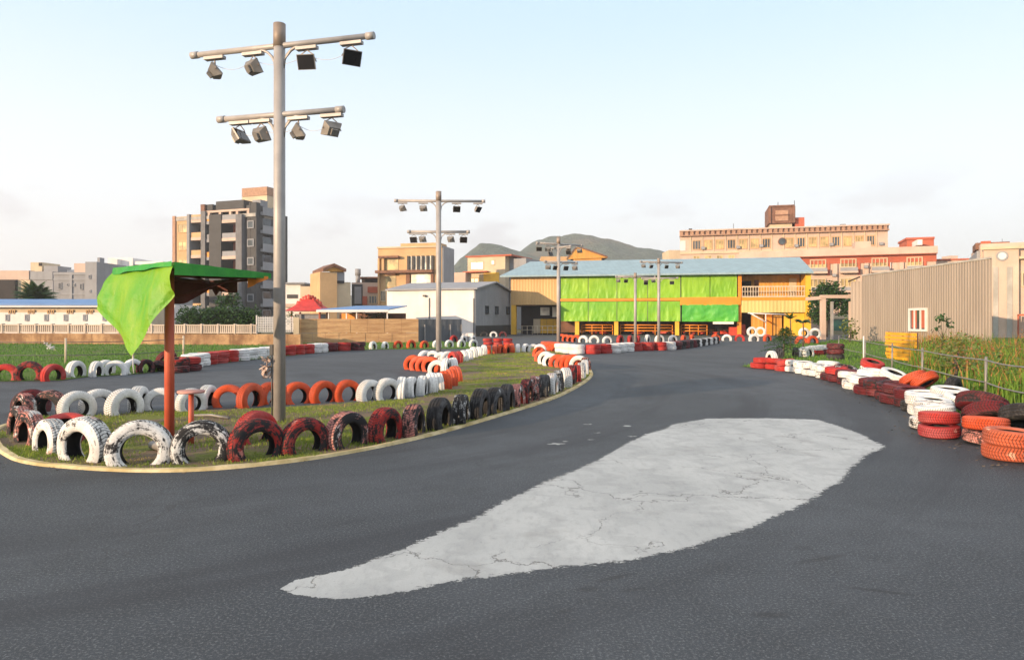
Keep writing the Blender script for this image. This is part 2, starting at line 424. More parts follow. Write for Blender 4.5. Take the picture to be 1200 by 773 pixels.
# bare concrete patch with a ragged edge
def ragged(pts, amp, step=0.022, closed=True):
    P = [Vector((p[0], p[1], 0)) for p in pts]; out = []
    for i in range(len(P)):
        a, b_ = P[i], P[(i + 1) % len(P)]; k = max(1, int((b_ - a).length / step))
        for j in range(k):
            q = a + (b_ - a) * (j / k)
            nn = Vector((-(b_ - a).y, (b_ - a).x, 0)).normalized()
            d = mnoise.noise(q * 1.3) * 0.7 + mnoise.noise(q * 5.0) * 0.5 + mnoise.noise(q * 16) * 0.75 + mnoise.noise(q * 41) * 0.35 + max(0, mnoise.noise(q * 9 + Vector((7, 3, 1))) - .15) * 2.2
            out.append(q + nn * amp * d * min(1, (q - P[0]).length / .5))
    return out
def concrete_mat():
    m, nt, b = new_mat('patch_concrete')
    co = coords(nt)
    a = noise(nt, co, 0.6, 6, 0.6); f = noise(nt, coords(nt, 'Object', (3.0, 1, 1)), 6, 6, 0.65); g = noise(nt, co, 90, 3, 0.7)
    c = mix(nt, ramp(nt, a, 0.3, 0.7), (0.36, 0.375, 0.375), (0.47, 0.485, 0.48))
    c = mix(nt, mth(nt, 'MULTIPLY', ramp(nt, f, 0.45, 0.75), 0.45), c, (0.26, 0.27, 0.275))
    c = mix(nt, mth(nt, 'MULTIPLY', ramp(nt, g, 0.5, 0.75), 0.35), c, (0.2, 0.2, 0.2))
    st = noise(nt, co, 1.6, 5, 0.6)
    c = mix(nt, mth(nt, 'MULTIPLY', ramp(nt, st, 0.56, 0.72), 0.4), c, (0.22, 0.215, 0.205))
    v = nt.nodes.new('ShaderNodeTexVoronoi'); v.feature = 'DISTANCE_TO_EDGE'; v.inputs['Scale'].default_value = 0.62
    wv = nt.nodes.new('ShaderNodeVectorMath'); wv.operation = 'ADD'
    nz = nt.nodes.new('ShaderNodeTexNoise'); nz.inputs['Scale'].default_value = 1.4; nz.inputs['Detail'].default_value = 8; nz.inputs['Roughness'].default_value = 0.6
    nt.links.new(co, nz.inputs['Vector']); nt.links.new(co, wv.inputs[0]); nt.links.new(nz.outputs['Color'], wv.inputs[1]); nt.links.new(wv.outputs[0], v.inputs['Vector'])
    ck = mth(nt, 'MULTIPLY', ramp(nt, v.outputs['Distance'], 0.0055, 0.001), ramp(nt, noise(nt, co, 0.9, 2), 0.36, 0.52))
    wm = nt.nodes.new('ShaderNodeTexWave'); wm.inputs['Scale'].default_value = 1.1; wm.inputs['Distortion'].default_value = 7; wm.inputs['Detail'].default_value = 4; wm.inputs['Detail Scale'].default_value = 1.6
    nt.links.new(coords(nt, 'Object', (.5, 1.6, 1)), wm.inputs['Vector'])
    c = mix(nt, mth(nt, 'MULTIPLY', ramp(nt, wm.outputs['Fac'], 0.55, 0.95), 0.22), c, (0.22, 0.23, 0.235))       # trowel and tyre scuffs
    sp_ = noise(nt, co, 22, 5, .7); c = mix(nt, mth(nt, 'MULTIPLY', ramp(nt, sp_, 0.60, 0.72), 0.4), c, (0.16, 0.16, 0.16))
    c = mix(nt, mth(nt, 'MULTIPLY', ck, 0.75), c, (0.10, 0.098, 0.095))
    nt.links.new(c, b.inputs['Base Color']); b.inputs['Roughness'].default_value = 0.85
    b.inputs['Specular IOR Level'].default_value = 0.2
    bump(nt, b, mth(nt, 'SUBTRACT', mth(nt, 'ADD', g, f), mth(nt, 'MULTIPLY', ck, 2.0)), 0.3, 0.006)
    # the thin rim is worn through to the asphalt in ragged flakes
    ea = nt.nodes.new('ShaderNodeAttribute'); ea.attribute_name = 'edge'
    wn = mth(nt, 'ADD', mth(nt, 'MULTIPLY', noise(nt, coords(nt, 'Object', (1.0, 2.0, 1)), 9, 9, 0.75), 0.7), mth(nt, 'MULTIPLY', noise(nt, co, 55, 4, .7), 0.3))
    keep_ = ramp(nt, mth(nt, 'SUBTRACT', wn, mth(nt, 'ADD', mth(nt, 'MULTIPLY', ea.outputs['Fac'], 0.46), 0.25)), -0.018, 0.018)
    tr = nt.nodes.new('ShaderNodeBsdfTransparent'); ms = nt.nodes.new('ShaderNodeMixShader')
    nt.links.new(keep_, ms.inputs[0]); nt.links.new(tr.outputs[0], ms.inputs[1]); nt.links.new(b.outputs[0], ms.inputs[2])
    nt.links.new(ms.outputs[0], nt.nodes['Material Output'].inputs['Surface'])
    return m
pp = [gp(*p) for p in ((328, 690), (345, 680), (400, 668), (480, 640), (560, 603), (650, 560), (700, 540), (745, 515), (790, 497), (830, 490), (900, 490), (960, 492), (1000, 505), (1033, 522), (1000, 545), (985, 565), (940, 590), (880, 618), (820, 638), (740, 655), (640, 668), (540, 680), (480, 692), (400, 702), (345, 697))]
bd = []
for a, b_ in zip(pp, pp[1:] + pp[:1]):
    k_ = max(1, int((b_ - a).length / .05)); bd += [Vector((*(a + (b_ - a) * (q / k_)).xy, 0)) for q in range(k_)]
for k, p in enumerate(bd):
    p += Vector((1, 1, 0)) * 0 + Vector((mnoise.noise(p * 1.5) * .05, mnoise.noise(p * 1.5 + Vector((9, 9, 0))) * .05, 0)) * min(1, (p - pp[0]).length)
bd = [p for k, p in enumerate(bd) if (p - bd[k - 1]).length > .004]
inn, outr = [], []
sgn_ = 1 if sum(a.x * b_.y - b_.x * a.y for a, b_ in zip(bd, bd[1:] + bd[:1])) > 0 else -1
for k, p in enumerate(bd):
    t_ = (bd[(k + 2) % len(bd)] - bd[k - 2]).normalized(); nn = Vector((t_.y, -t_.x, 0)) * sgn_       # outward
    w_ = min(1, .15 + min((p - pp[0]).length, 1.2) * .8)
    inn.append(p - nn * .10 * w_); outr.append(p + nn * .085 * w_)
mb = MB(); mb.poly([(p.x, p.y, 0.0018) for p in inn]); n_in = len(inn)
b0_ = len(mb.v); mb.v += [(p.x, p.y, 0.0018) for p in outr]
for k in range(n_in):
    k2 = (k + 1) % n_in; mb.face((k, k2, b0_ + k2, b0_ + k))
EDGE = [0.0] * n_in + [1.0] * n_in
for (px, py, s) in ((690, 497, .05), (652, 520, .06), (700, 507, .04), (736, 499, .05), (560, 585, .03), (692, 515, .03), (998, 572, .03), (870, 632, .03), (662, 517, .03), (1036, 530, .04), (742, 511, .05), (596, 583, .04), (990, 569, .05)):
    c0 = gp(px, py); pts = []
    for k in range(22):
        a = 2 * PI * k / 22; r = s * (0.7 + 0.9 * mnoise.noise(Vector((px + math.cos(a) * 1.3, py + math.sin(a) * 1.3, 0))))
        pts.append((c0.x + math.cos(a) * max(r, .01) * 1.7, c0.y + math.sin(a) * max(r, .01), 0.0018))
    if abs(px - 670) < 40 or abs(px - 720) < 25: mb.poly(pts); EDGE += [.45] * len(pts)
cpo = tag(mb.build('concrete_patch', concrete_mat()), kind='structure')
at_ = cpo.data.attributes.new('edge', 'FLOAT', 'POINT'); at_.data.foreach_set('value', EDGE)

# grass verges left and right
M_verge = soil_mat('verge_turf', (0.07, 0.13, 0.025), (0.11, 0.18, 0.04), (0.14, 0.12, 0.07), (0.18, 0.18, 0.06), -0.03)
left_verge = [gp(*p) for p in ((-120, 452), (0, 447), (70, 446), (100, 442), (165, 438), (205, 433), (240, 427.5), (300, 421), (360, 414.5), (390, 411.5), (430, 410), (500, 409), (560, 408.5))] + [Vector((-2.5, 45, 0)), Vector((-10, 48, 0)), Vector((-40, 46, 0)), Vector((-34, 20, 0))]
sheet('left_verge', left_verge, 0.01, M_verge)
right_verge = [Vector(p) for p in ((5.6, 6.0, 0), (6.0, 8.9, 0), (6.6, 10.6, 0), (7.1, 12.2, 0), (7.5, 13.8, 0), (8.0, 16.2, 0), (8.15, 18.2, 0), (8.1, 20.4, 0), (7.4, 21.5, 0), (7.3, 22.3, 0), (9.6, 26, 0), (12.6, 33, 0), (16, 41, 0), (21, 47, 0), (24.4, 52, 0), (36, 60, 0), (60, 60, 0), (60, 2, 0), (6.2, 2, 0))]
sheet('right_verge', right_verge, 0.01, M_verge)

# ------------------------------------------------------------------ grass and weeds (nobody could count them)
def in_poly(x, y, poly):
    px = np.array([p[0] for p in poly]); py = np.array([p[1] for p in poly])
    inside = np.zeros(len(x), bool); j = len(px) - 1
    for i in range(len(px)):
        cnd = ((py[i] > y) != (py[j] > y)) & (x < (px[j] - px[i]) * (y - py[i]) / (py[j] - py[i] + 1e-12) + px[i])
        inside ^= cnd; j = i
    return inside

def blade_mat(name, c1, c2, dry, dry_amt):
    m, nt, b = new_mat(name)
    co = coords(nt)
    c = mix(nt, ramp(nt, noise(nt, co, 9, 3), 0.3, 0.7), c1, c2)
    c = mix(nt, ramp(nt, noise(nt, co, 1.1, 5, 0.7), 0.62 - dry_amt, 0.7 - dry_amt), c, dry)
    nt.links.new(c, b.inputs['Base Color']); b.inputs['Roughness'].default_value = 0.6
    b.inputs['Specular IOR Level'].default_value = 0.2
    tr = nt.nodes.new('ShaderNodeBsdfTranslucent'); nt.links.new(c, tr.inputs['Color'])
    ms = nt.nodes.new('ShaderNodeMixShader'); ms.inputs[0].default_value = 0.25
    nt.links.new(b.outputs[0], ms.inputs[1]); nt.links.new(tr.outputs[0], ms.inputs[2])
    nt.links.new(ms.outputs[0], nt.nodes['Material Output'].inputs['Surface'])
    return m

def blades(name, poly, n, hmin, hmax, wid, mats, clump=1.2, thr=0.0, bend=0.5, mat_p=None, keep=None, z0=0.01):
    xs = np.array([p[0] for p in poly]); ys = np.array([p[1] for p in poly])
    # density falls with distance so the near blades get most of the budget
    y0, y1 = ys.min(), ys.max(); x = []; y = []
    got = 0
    while got < n:
        yy = np.exp(RNG.uniform(math.log(max(y0, 2.0)), math.log(y1), 40000)); xx = RNG.uniform(xs.min(), xs.max(), 40000)
        k = in_poly(xx, yy, poly)
        if keep is not None: k &= keep(xx, yy)
        xx, yy = xx[k], yy[k]
        nn = np.array([mnoise.noise(Vector((a * clump, b_ * clump, 5))) for a, b_ in zip(xx, yy)])
        k = nn > thr + RNG.uniform(-0.35, 0.35, len(nn))
        x.append(xx[k]); y.append(yy[k]); got += k.sum()
    x = np.concatenate(x)[:n]; y = np.concatenate(y)[:n]
    h = RNG.uniform(hmin, hmax, n) * (0.65 + 0.35 * RNG.random(n)) * np.array([0.85 + 0.5 * mnoise.noise(Vector((a_ * .9, b_ * .9, 21))) for a_, b_ in zip(x, y)]); a = RNG.uniform(0, 2 * PI, n); ba = RNG.uniform(0, 2 * PI, n); bl = h * bend * RNG.random(n)
    wd = wid * (0.6 + 0.8 * RNG.random(n)) * (1 + y / 25)
    ca, sa = np.cos(a) * wd / 2, np.sin(a) * wd / 2
    V = np.zeros((n, 5, 3))
    V[:, 0] = np.stack([x - ca, y - sa, np.full(n, z0)], 1); V[:, 1] = np.stack([x + ca, y + sa, np.full(n, z0)], 1)
    mx, my = x + np.cos(ba) * bl * .35, y + np.sin(ba) * bl * .35
    V[:, 2] = np.stack([mx + ca * .75, my + sa * .75, z0 + h * .6], 1); V[:, 3] = np.stack([mx - ca * .75, my - sa * .75, z0 + h * .6], 1)
    V[:, 4] = np.stack([x + np.cos(ba) * bl, y + np.sin(ba) * bl, z0 + h], 1)
    me = bpy.data.meshes.new(name)
    me.vertices.add(n * 5); me.vertices.foreach_set('co', V.ravel())
    base = (np.arange(n) * 5)[:, None]
    quad = base + np.array([0, 1, 2, 3]); tri = base + np.array([3, 2, 4])
    loops = np.concatenate([quad, tri], 1).ravel()
    me.loops.add(n * 7); me.loops.foreach_set('vertex_index', loops)
    me.polygons.add(n * 2)
    st = np.zeros(n * 2, int); st[0::2] = np.arange(n) * 7; st[1::2] = np.arange(n) * 7 + 4
    tot = np.tile([4, 3], n)
    me.polygons.foreach_set('loop_start', st); me.polygons.foreach_set('loop_total', tot)
    for m in mats: me.materials.append(m)
    if len(mats) > 1:
        nz = np.array([mnoise.noise(Vector((a_ * .55, b_ * .55, 11))) for a_, b_ in zip(x, y)]) + RNG.uniform(-.25, .25, n)
        mi = np.digitize(nz, mat_p)
        me.polygons.foreach_set('material_index', np.repeat(mi, 2))
    me.update(); me.validate()
    o = bpy.data.objects.new(name, me); C.objects.link(o)
    return o

G1 = blade_mat('grass_green', (0.15, 0.23, 0.03), (0.25, 0.30, 0.05), (0.38, 0.30, 0.11), 0.07)
G2 = blade_mat('grass_lush', (0.06, 0.16, 0.02), (0.12, 0.25, 0.035), (0.24, 0.25, 0.08), 0.02)
G3 = blade_mat('weed_straw', (0.30, 0.13, 0.04), (0.42, 0.24, 0.08), (0.33, 0.085, 0.035), 0.03)
G4 = blade_mat('weed_green', (0.07, 0.16, 0.02), (0.16, 0.26, 0.035), (0.30, 0.28, 0.06), -0.02)
o = blades('grass', isl, 60000, 0.015, 0.06, 0.006, [G1], 1.1, 0.02)
tag(o, 'short patchy grass growing on the tyre-edged island', 'grass', kind='stuff')
o = blades('grass', left_verge, 24000, 0.04, 0.16, 0.012, [G2], 0.5, -0.35)
tag(o, 'green grass on the bank below the low brown wall', 'grass', kind='stuff')
o = blades('grass', right_verge[:15] + [Vector((36, 56, 0)), Vector((30, 20, 0)), Vector((9, 6, 0))], 26000, 0.04, 0.2, 0.012, [G2, G4], 0.5, -0.3, mat_p=[.1])
tag(o, 'green grass between the stacked tyres and the ribbed shed', 'grass', kind='stuff')
weed_poly = [Vector(p) for p in ((6.9, 8.6, 0), (7.9, 11.2, 0), (9.3, 14.8, 0), (10.8, 18.5, 0), (12.6, 24, 0), (16.5, 33, 0), (21, 40, 0), (23.6, 40, 0), (23.4, 33.5, 0), (21.5, 25, 0), (17, 15, 0), (12, 8.6, 0))]
o = blades('tall_weeds', weed_poly, 17000, 0.3, 1.15, 0.013, [G4, G3], 0.45, -0.12, 0.55, mat_p=[0.1], keep=lambda xx, yy: (xx / yy > 0.585 + 0.02 * np.sin(yy * 2.0)))
tag(o, 'tall green and orange-brown weeds behind the wire rail fence', 'weeds', kind='stuff')

# ------------------------------------------------------------------ tyres
TW = 0.1
side_l = [(-.074, .172), (-.092, .18), (-.1, .205), (-.103, .235), (-.1, .265), (-.093, .29), (-.082, .307)]
tread_p = [(-.082, .307), (-.066, .316), (-.05, .3185), (-.047, .309), (-.040, .309), (-.037, .320), (-.010, .3215), (-.007, .311), (.007, .311), (.010, .3215), (.037, .320), (.040, .309), (.047, .309), (.05, .3185), (.066, .316), (.082, .307)]
side_r = [(-a, b) for a, b in side_l][::-1]
liner = [(.074, .172), (.068, .19), (.086, .235), (.078, .28), (.045, .299), (0, .302), (-.045, .299), (-.078, .28), (-.086, .235), (-.068, .19), (-.074, .172)]
def carcass_mesh(n):
    mb = MB(); mb.revolve(side_l, n, 0); mb.revolve(side_r, n, 0); mb.revolve(liner, n, 1)
    return mb.mesh('tyre', [M['white'], M['liner']])
def tread_mesh(n):
    mb = MB(); mb.revolve(tread_p, n, 0)
    return mb.mesh('tread', [M['white_tread']])
def whole_mesh(n):
    mb = MB(); tp = [tread_p[i] for i in (0, 2, 3, 4, 5, 6, 9, 10, 11, 12, 13, 15)]
    mb.revolve(side_l[::2], n, 0); mb.revolve(tp, n, 0); mb.revolve(side_r[::2], n, 0); mb.revolve(liner[::2], n, 1)
    return mb.mesh('tyre', [M['white'], M['liner']])
ME_C, ME_T, ME_W = carcass_mesh(56), tread_mesh(56), whole_mesh(36)
TYRES = []
def tyre(x, y, z, rot, R, colr, row, near=False, level='', label=None, squash=1.0, key=None):
    s = R / .3215
    o = bpy.data.objects.new('tyre', ME_C if near else ME_W)
    C.objects.link(o)
    o.location = (x, y, z); o.rotation_euler = rot; o.scale = (s, s * squash, s * rnd(.97, 1.02))
    o.material_slots[0].link = 'OBJECT'; o.material_slots[0].material = M[colr]
    if near:
        t = bpy.data.objects.new('tread', ME_T); C.objects.link(t); t.parent = o
        t.material_slots[0].link = 'OBJECT'; t.material_slots[0].material = M[colr + '_tread']
    px = CX + x * FP / y
    TYRES.append(dict(o=o, row=row, col=colr, level=level, px=px, key=px if key is None else key, label=label))
    return o

def half_row(pts, row, near=False, twist=0.0, jit=0.12, R=None, sgn=1, z=0.12):
    """pts: (px, base_py, colour [, radius]) : half-buried tyres following the row"""
    W = [gp(p[0], p[1]) for p in pts]
    for i, p in enumerate(pts):
        t = W[min(i + 1, len(W) - 1)] - W[max(i - 1, 0)]
        yaw = math.atan2(t.y, t.x) + twist + rnd(-jit, jit)
        r = ((p[3] if len(p) > 3 else None) or R or rnd(.285, .315)) * (1.06 if row == 'front' and i > 4 else 1.0)
        tilt = rnd(-.06, .06)
        # the listed pixel is the near foot of the tyre: move its centre back by half the width
        c_ = W[i] + Vector((0, .07, 0))
        tyre(c_.x, c_.y, z * r / .32 + rnd(-.02, .03), (tilt, 0, yaw), r, p[2], row, near, squash=rnd(.92, 1.12))

def run_row(path_px, runs, row, spacing, twist=0.0, stack=0, R=.29, half=True, skip_lower=False):
    """evenly spaced tyres along a ground path; runs = [(px_limit, colour)]"""
    P = smooth_path([gp(*p) for p in path_px], step=.1)
    acc = 0; nxt = spacing * .5; k = 0
    for a, b_ in zip(P, P[1:]):
        L = (b_ - a).length
        while acc + L >= nxt:
            q = a + (b_ - a) * ((nxt - acc) / L); t = b_ - a
            px = CX + q.x * FP / q.y
            colr = next((c_ for lim, c_ in runs if px <= lim), runs[-1][1])
            if colr is not None:
                if isinstance(colr, (list, tuple)): colr = colr[k % len(colr)]
                if half:
                    tyre(q.x, q.y, .11 + rnd(-.02, .03), (rnd(-.07, .07), 0, math.atan2(t.y, t.x) + twist + rnd(-.15, .15)), R * rnd(.95, 1.05), colr, row)
                else:
                    for lv in range(stack):
                        tyre(q.x + rnd(-.025, .025), q.y + rnd(-.025, .025), .1 + lv * .195, (PI / 2 + rnd(-.03, .03), rnd(-.03, .03), rnd(-3, 3)), R * rnd(.96, 1.04), colr, row,
                             level=('lower', 'upper')[lv] if stack == 2 else '', key=px)
            k += 1; nxt += spacing
        acc += L

# front row beside the yellow line
half_row([(18, 511, 'pink', .27), (30, 521, 'pink', .29), (54, 531, 'whiteworn', .28), (95, 541, 'whiteworn', .325), (160, 546, 'whiteworn', .325), (233, 543, 'blackwhite', .29), (298, 538.5, 'redworn', .30),
          (355, 532, 'redworn', .275), (405, 525, 'pink', .28), (450, 518, 'redworn', .275), (484, 510.5, 'pink', .28), (515, 503, 'black', .285), (540, 496.5, 'blackwhite', .28), (562, 490.5, 'black', .29),
          (580, 485.5, 'black', .28), (594, 481, 'black', .29), (606, 476, 'pink', .28), (617, 472, 'redworn', .28), (627, 468, 'pink', .29), (638, 464.5, 'black', .28), (647, 461, 'whiteworn', .29), (655, 457.5, 'blackwhite', .29),
          (663, 453.5, 'white', .29), (670, 450, 'redworn', .29), (676, 446.5, 'red', .29), (682, 443, 'whiteworn', .29), (686, 438.5, 'white', .29), (686, 434, 'pink', .28)], 'front', near=True, twist=.22, jit=.2)
# two more standing just inside it
tyre(*gp(300, 519).xy, .12, (0.05, 0, .95), .28, 'red', 'inner', True, label='red tyre standing inside the island behind the row by the yellow line')
tyre(*gp(74, 519).xy, .16, (PI / 2 + .5, 0, .3), .28, 'red', 'inner', True, label='red tyre tilted behind the large white tyres at the island tip')
# back row of the island
half_row([(24, 489, 'pink', .27), (33, 483, 'darkred', .28), (56, 488, 'pink', .29), (87, 489, 'white', .27), (113, 484, 'white', .29), (143, 486, 'white', .3), (160, 481, 'white', .28), (186, 480, 'white', .28), (222, 482, 'white', .25), (241, 477, 'white', .28),
          (266, 477, 'orange', .27), (292, 477, 'orange', .285), (314, 473, 'orange', .27), (347, 473, 'orange', .27), (378, 471.5, 'orange', .28), (406, 470, 'orange', .27), (432, 469, 'white', .285), (453, 468, 'white', .28)], 'back', near=True, twist=.45, jit=.15)
half_row([(470, 466, 'white', .28), (482, 464, 'white', .27), (494, 462.5, 'white', .28), (505, 460, 'white', .28), (514, 457, 'white', .27), (521, 455.5, 'orange', .28), (528, 452, 'orange', .28), (533, 447, 'orange', .28)], 'back', twist=.5)
# chicane: tongue of tyres that sticks out into the far track
half_row([(484, 433, 'orange', .3), (491, 434, 'orange', .3), (498, 434.5, 'orange', .3), (505, 435.5, 'orange', .3), (513, 438, 'white', .3), (522, 438, 'white', .3), (531, 437, 'white', .3)], 'tongue', twist=.75)
half_row([(498, 424, 'white', .29), (507, 424, 'white', .29), (517, 425, 'white', .29), (525, 425, 'white', .29)], 'tongueback', twist=.6)
half_row([(531, 427, 'red', .3), (537, 425, 'red', .3), (543, 423, 'white', .29), (549, 421, 'white', .29), (555, 419, 'white', .29), (561, 417, 'white', .29), (567, 415.5, 'white', .29), (573, 415, 'orange', .3), (580, 414.5, 'orange', .3), (587, 414, 'orange', .3),
          (594, 414, 'orange', .3), (600, 413.5, 'orange', .3), (607, 413, 'white', .28), (616, 412.7, 'white', .28), (625, 412.5, 'white', .28), (633, 413, 'white', .29)], 'islandfar', twist=.6)
half_row([(632, 418, 'orange', .3), (635, 424, 'orange', .3), (640, 427, 'white', .3), (646, 429, 'white', .3), (654, 430, 'orange', .3), (661, 431, 'orange', .3), (667, 432, 'orange', .3), (673, 432.5, 'orange', .3), (679, 433.5, 'white', .3)], 'islandright', twist=.9)
# outer barrier on the left
half_row([(4, 446, 'red', .31), (32, 446, 'redworn', .33), (60, 446, 'red', .31), (87, 442, 'white', .3), (111, 441, 'white', .29), (122, 438, 'white', .28), (134, 439.5, 'white', .3), (154, 438, 'white', .28), (169, 437, 'darkred', .27)], 'leftouter', twist=.15)
for (px, py, z, rt, cl_) in ((186, 436, .14, (1.1, .2, .3), 'darkred'), (190, 434, .34, (.7, .1, 1.2), 'darkred'), (204, 437, .1, (PI / 2, 0, 0), 'darkred'), (205, 436, .3, (PI / 2 + .1, 0, 0), 'redworn'), (219, 435, .1, (PI / 2, 0, 0), 'darkred'), (218, 435, .3, (PI / 2, 0, .05), 'red')):
    p = gp(px, py); tyre(p.x, p.y + .25, z, rt, .3, cl_, 'leftpile')
run_row(((222, 431), (240, 427), (276, 422.5), (320, 417.5), (360, 414), (386, 411.5), (430, 410)), [(238, 'white'), (277, 'red'), (322, 'white'), (362, 'red'), (384, 'white'), (398, 'darkred'), (412, 'red'), (440, 'darkred')], 'leftstack', .74, stack=2, R=.35, half=False)
run_row(((430, 409.3), (460, 408.3), (508, 407.3), (520, 407), (566, 406)), [(459, 'white'), (509, 'orange'), (600, 'white')], 'leftfar', .72, .4)
# far clusters
run_row(((566, 404), (600, 404)), [(700, 'red')], 'farstack', .58, stack=2, R=.29, half=False)
run_row(((526, 401), (562, 400)), [(545, ('red', 'white')), (700, ('white', 'red'))], 'farmix', .8, .3, R=.33)
run_row(((562, 394.5), (596, 394.5)), [(575, 'black'), (585, 'white'), (700, 'darkred')], 'shedfoot', .8, .1, R=.34)
run_row(((640, 409), (662, 413), (684, 414.5), (712, 413.5), (742, 411), (778, 410), (800, 408), (838, 402)), [(655, 'orange'), (681, 'white'), (712, 'red'), (741, 'white'), (777, 'red'), (789, 'white'), (811, ('darkred', 'black')), (850, ('white', 'black'))], 'midstack', .74, stack=2, R=.35, half=False)
run_row(((656, 399), (684, 401), (722, 401.5), (760, 400.5), (792, 400.5), (812, 400)), [(683, 'orange'), (720, 'white'), (757, 'red'), (790, 'white'), (900, 'orange')], 'midrow', .86, .5, R=.36)
run_row(((832, 398.5), (872, 399.5), (912, 399.5)), [(845, 'orange'), (858, 'white'), (872, 'red'), (884, 'white'), (930, 'orange')], 'hallrow', .95, .3, R=.36)
for (px, py, z, cl_, yaw) in ((881, 399, .62, 'white', .1), (891, 399, .62, 'white', -.2), (942, 402, .62, 'white', .25), (955, 402, .6, 'white', -.15)):
    p = gp(px, py); tyre(p.x, p.y, z, (0, 0, yaw), .36, cl_, 'hallrings')
run_row(((932, 402.5), (958, 402.5)), [(999, 'orange')], 'hallend', .7, .2, R=.38)
# right barrier, two tyres to a stack (centres in metres)
RB = [(5.33, 7.45, .295, 'pink', 'orange'), (5.74, 8.5, .27, 'pink', 'orange'), (5.47, 8.98, .265, 'red', 'red'), (5.73, 9.52, .285, 'whiteworn', 'white'), (6.24, 10.2, .29, 'whiteworn', 'white'), (6.47, 10.9, .29, 'white', 'white'), (6.72, 11.6, .28, 'black', 'white'),
      (6.88, 12.35, .28, 'darkred', 'darkred'), (7.02, 13.05, .28, 'darkred', 'darkred'), (7.16, 13.75, .28, 'darkred', 'darkred'), (7.30, 14.45, .31, 'whiteworn', 'white'), (7.45, 15.05, .31, 'whiteworn', 'white'), (7.62, 15.7, .3, 'white', 'whiteworn'), (7.78, 16.3, .29, 'darkred', 'darkred'), (7.92, 17.0, .29, 'darkred', 'red'),
      (8.0, 17.9, .3, 'whiteworn', 'white'), (8.05, 18.6, .3, 'whiteworn', 'white'), (8.07, 19.3, .3, 'white', 'white'), (8.05, 20.0, .3, 'white', 'white'), (7.92, 20.7, .3, 'red', 'red'), (7.68, 21.3, .3, 'red', 'red'), (7.42, 21.8, .28, 'redworn', 'red')]
RB2 = [(5.30, 7.42, .262, 'orangeworn', 'orangeworn'), (5.70, 8.42, .245, 'pink', 'orange'), (5.45, 8.93, .235, 'redchip', 'red')]
cv = smooth_path([(x, y) for x, y, *_ in RB[3:]], step=.02); acc = 0
for a, b_ in zip(cv, cv[1:]):
    if acc <= 0:
        nb = min(RB[3:], key=lambda q: (q[0] - a.x) ** 2 + (q[1] - a.y) ** 2)
        RB2.append((a.x, a.y, rnd(.245, .275), nb[3], 'whiteworn' if nb[4] == 'white' and rnd(0, 1) < .45 else nb[4])); acc = .53
    acc -= (b_ - a).length
for i, (x, y, R_, c1, c2) in enumerate(RB2):
    for lv, cl_ in enumerate((c1, c2)):
        dx = .1 if (lv == 0 and i == 0) else 0
        tyre(x + rnd(-.06, .06) * (i > 2) + dx * .5, y + rnd(-.04, .04) * (i > 2) + dx, .086 + lv * .165, (PI / 2 + (rnd(-.09, .09) * (.4 + .6 * lv) if i > 1 else -.05 * lv), rnd(-.09, .09) * (i > 0), rnd(-3, 3)), R_, cl_, 'rightstack', y < 13, level=('lower', 'upper')[lv], key=-y)
tyre(5.62, 7.0, .20, (1.25, 0, -.5), .29, 'black', 'rightback', True)
for (x, y, z, rt, R_, cl_) in ((6.28, 9.35, .36, (1.15, .2, -.5), .31, 'darkred'), (6.12, 9.0, .27, (1.0, 0, -.3), .29, 'darkred'), (6.3, 8.55, .3, (1.12, 0, -.65), .30, 'black'), (6.45, 8.0, .3, (1.0, .2, -.4), .28, 'black'), (6.75, 10.45, .29, (PI / 2 + .2, 0, 0), .28, 'white'), (6.95, 11.1, .33, (PI / 2 + .1, 0, .2), .28, 'white'),
                               (7.25, 12.3, .42, (.9, 0, .5), .24, 'orange'), (7.4, 12.9, .40, (1.0, 0, .4), .24, 'orange'), (7.55, 12.0, .24, (.1, 0, .7), .27, 'black'), (7.75, 14.2, .36, (PI / 2 + .35, .2, 0), .27, 'white'), (7.5, 13.3, .2, (PI / 2 + .1, .2, 0), .28, 'darkred'), (7.35, 12.7, .15, (PI / 2 - .1, .1, 0), .28, 'black'), (8.1, 15.6, .3, (PI / 2 + .1, .1, 0), .28, 'whiteworn'), (8.3, 17.4, .25, (PI / 2 + .2, .1, 0), .28, 'pink'), (8.5, 18.8, .28, (PI / 2 - .1, .1, 0), .29, 'white'), (8.45, 16.4, .45, (PI / 2 + .3, .1, 0), .26, 'red'), (7.7, 15.0, .34, (PI / 2, 0, 0), .28, 'white')):
    tyre(x, y, z, rt, R_, cl_, 'rightback', y < 13, key=-y)
half_row([(905, 425, 'white', .3), (914, 421, 'black', .3), (933, 418, 'black', .3), (942, 418, 'white', .3), (948, 418, 'white', .3)], 'palmrow', twist=.5)
for (px, py, z, cl_) in ((956, 416, .1, 'red'), (956, 416, .3, 'white'), (966, 415, .1, 'darkred'), (966, 415, .3, 'white'), (979, 421, .1, 'black'), (979, 421, .3, 'darkred'), (979, 421, .5, 'darkred')):
    p = gp(px, py); tyre(p.x, p.y, z, (PI / 2, rnd(-.04, .04), rnd(0, 3)), .31, cl_, 'palmstack', level={.1: 'lowest', .3: 'second', .5: 'third'}[z])

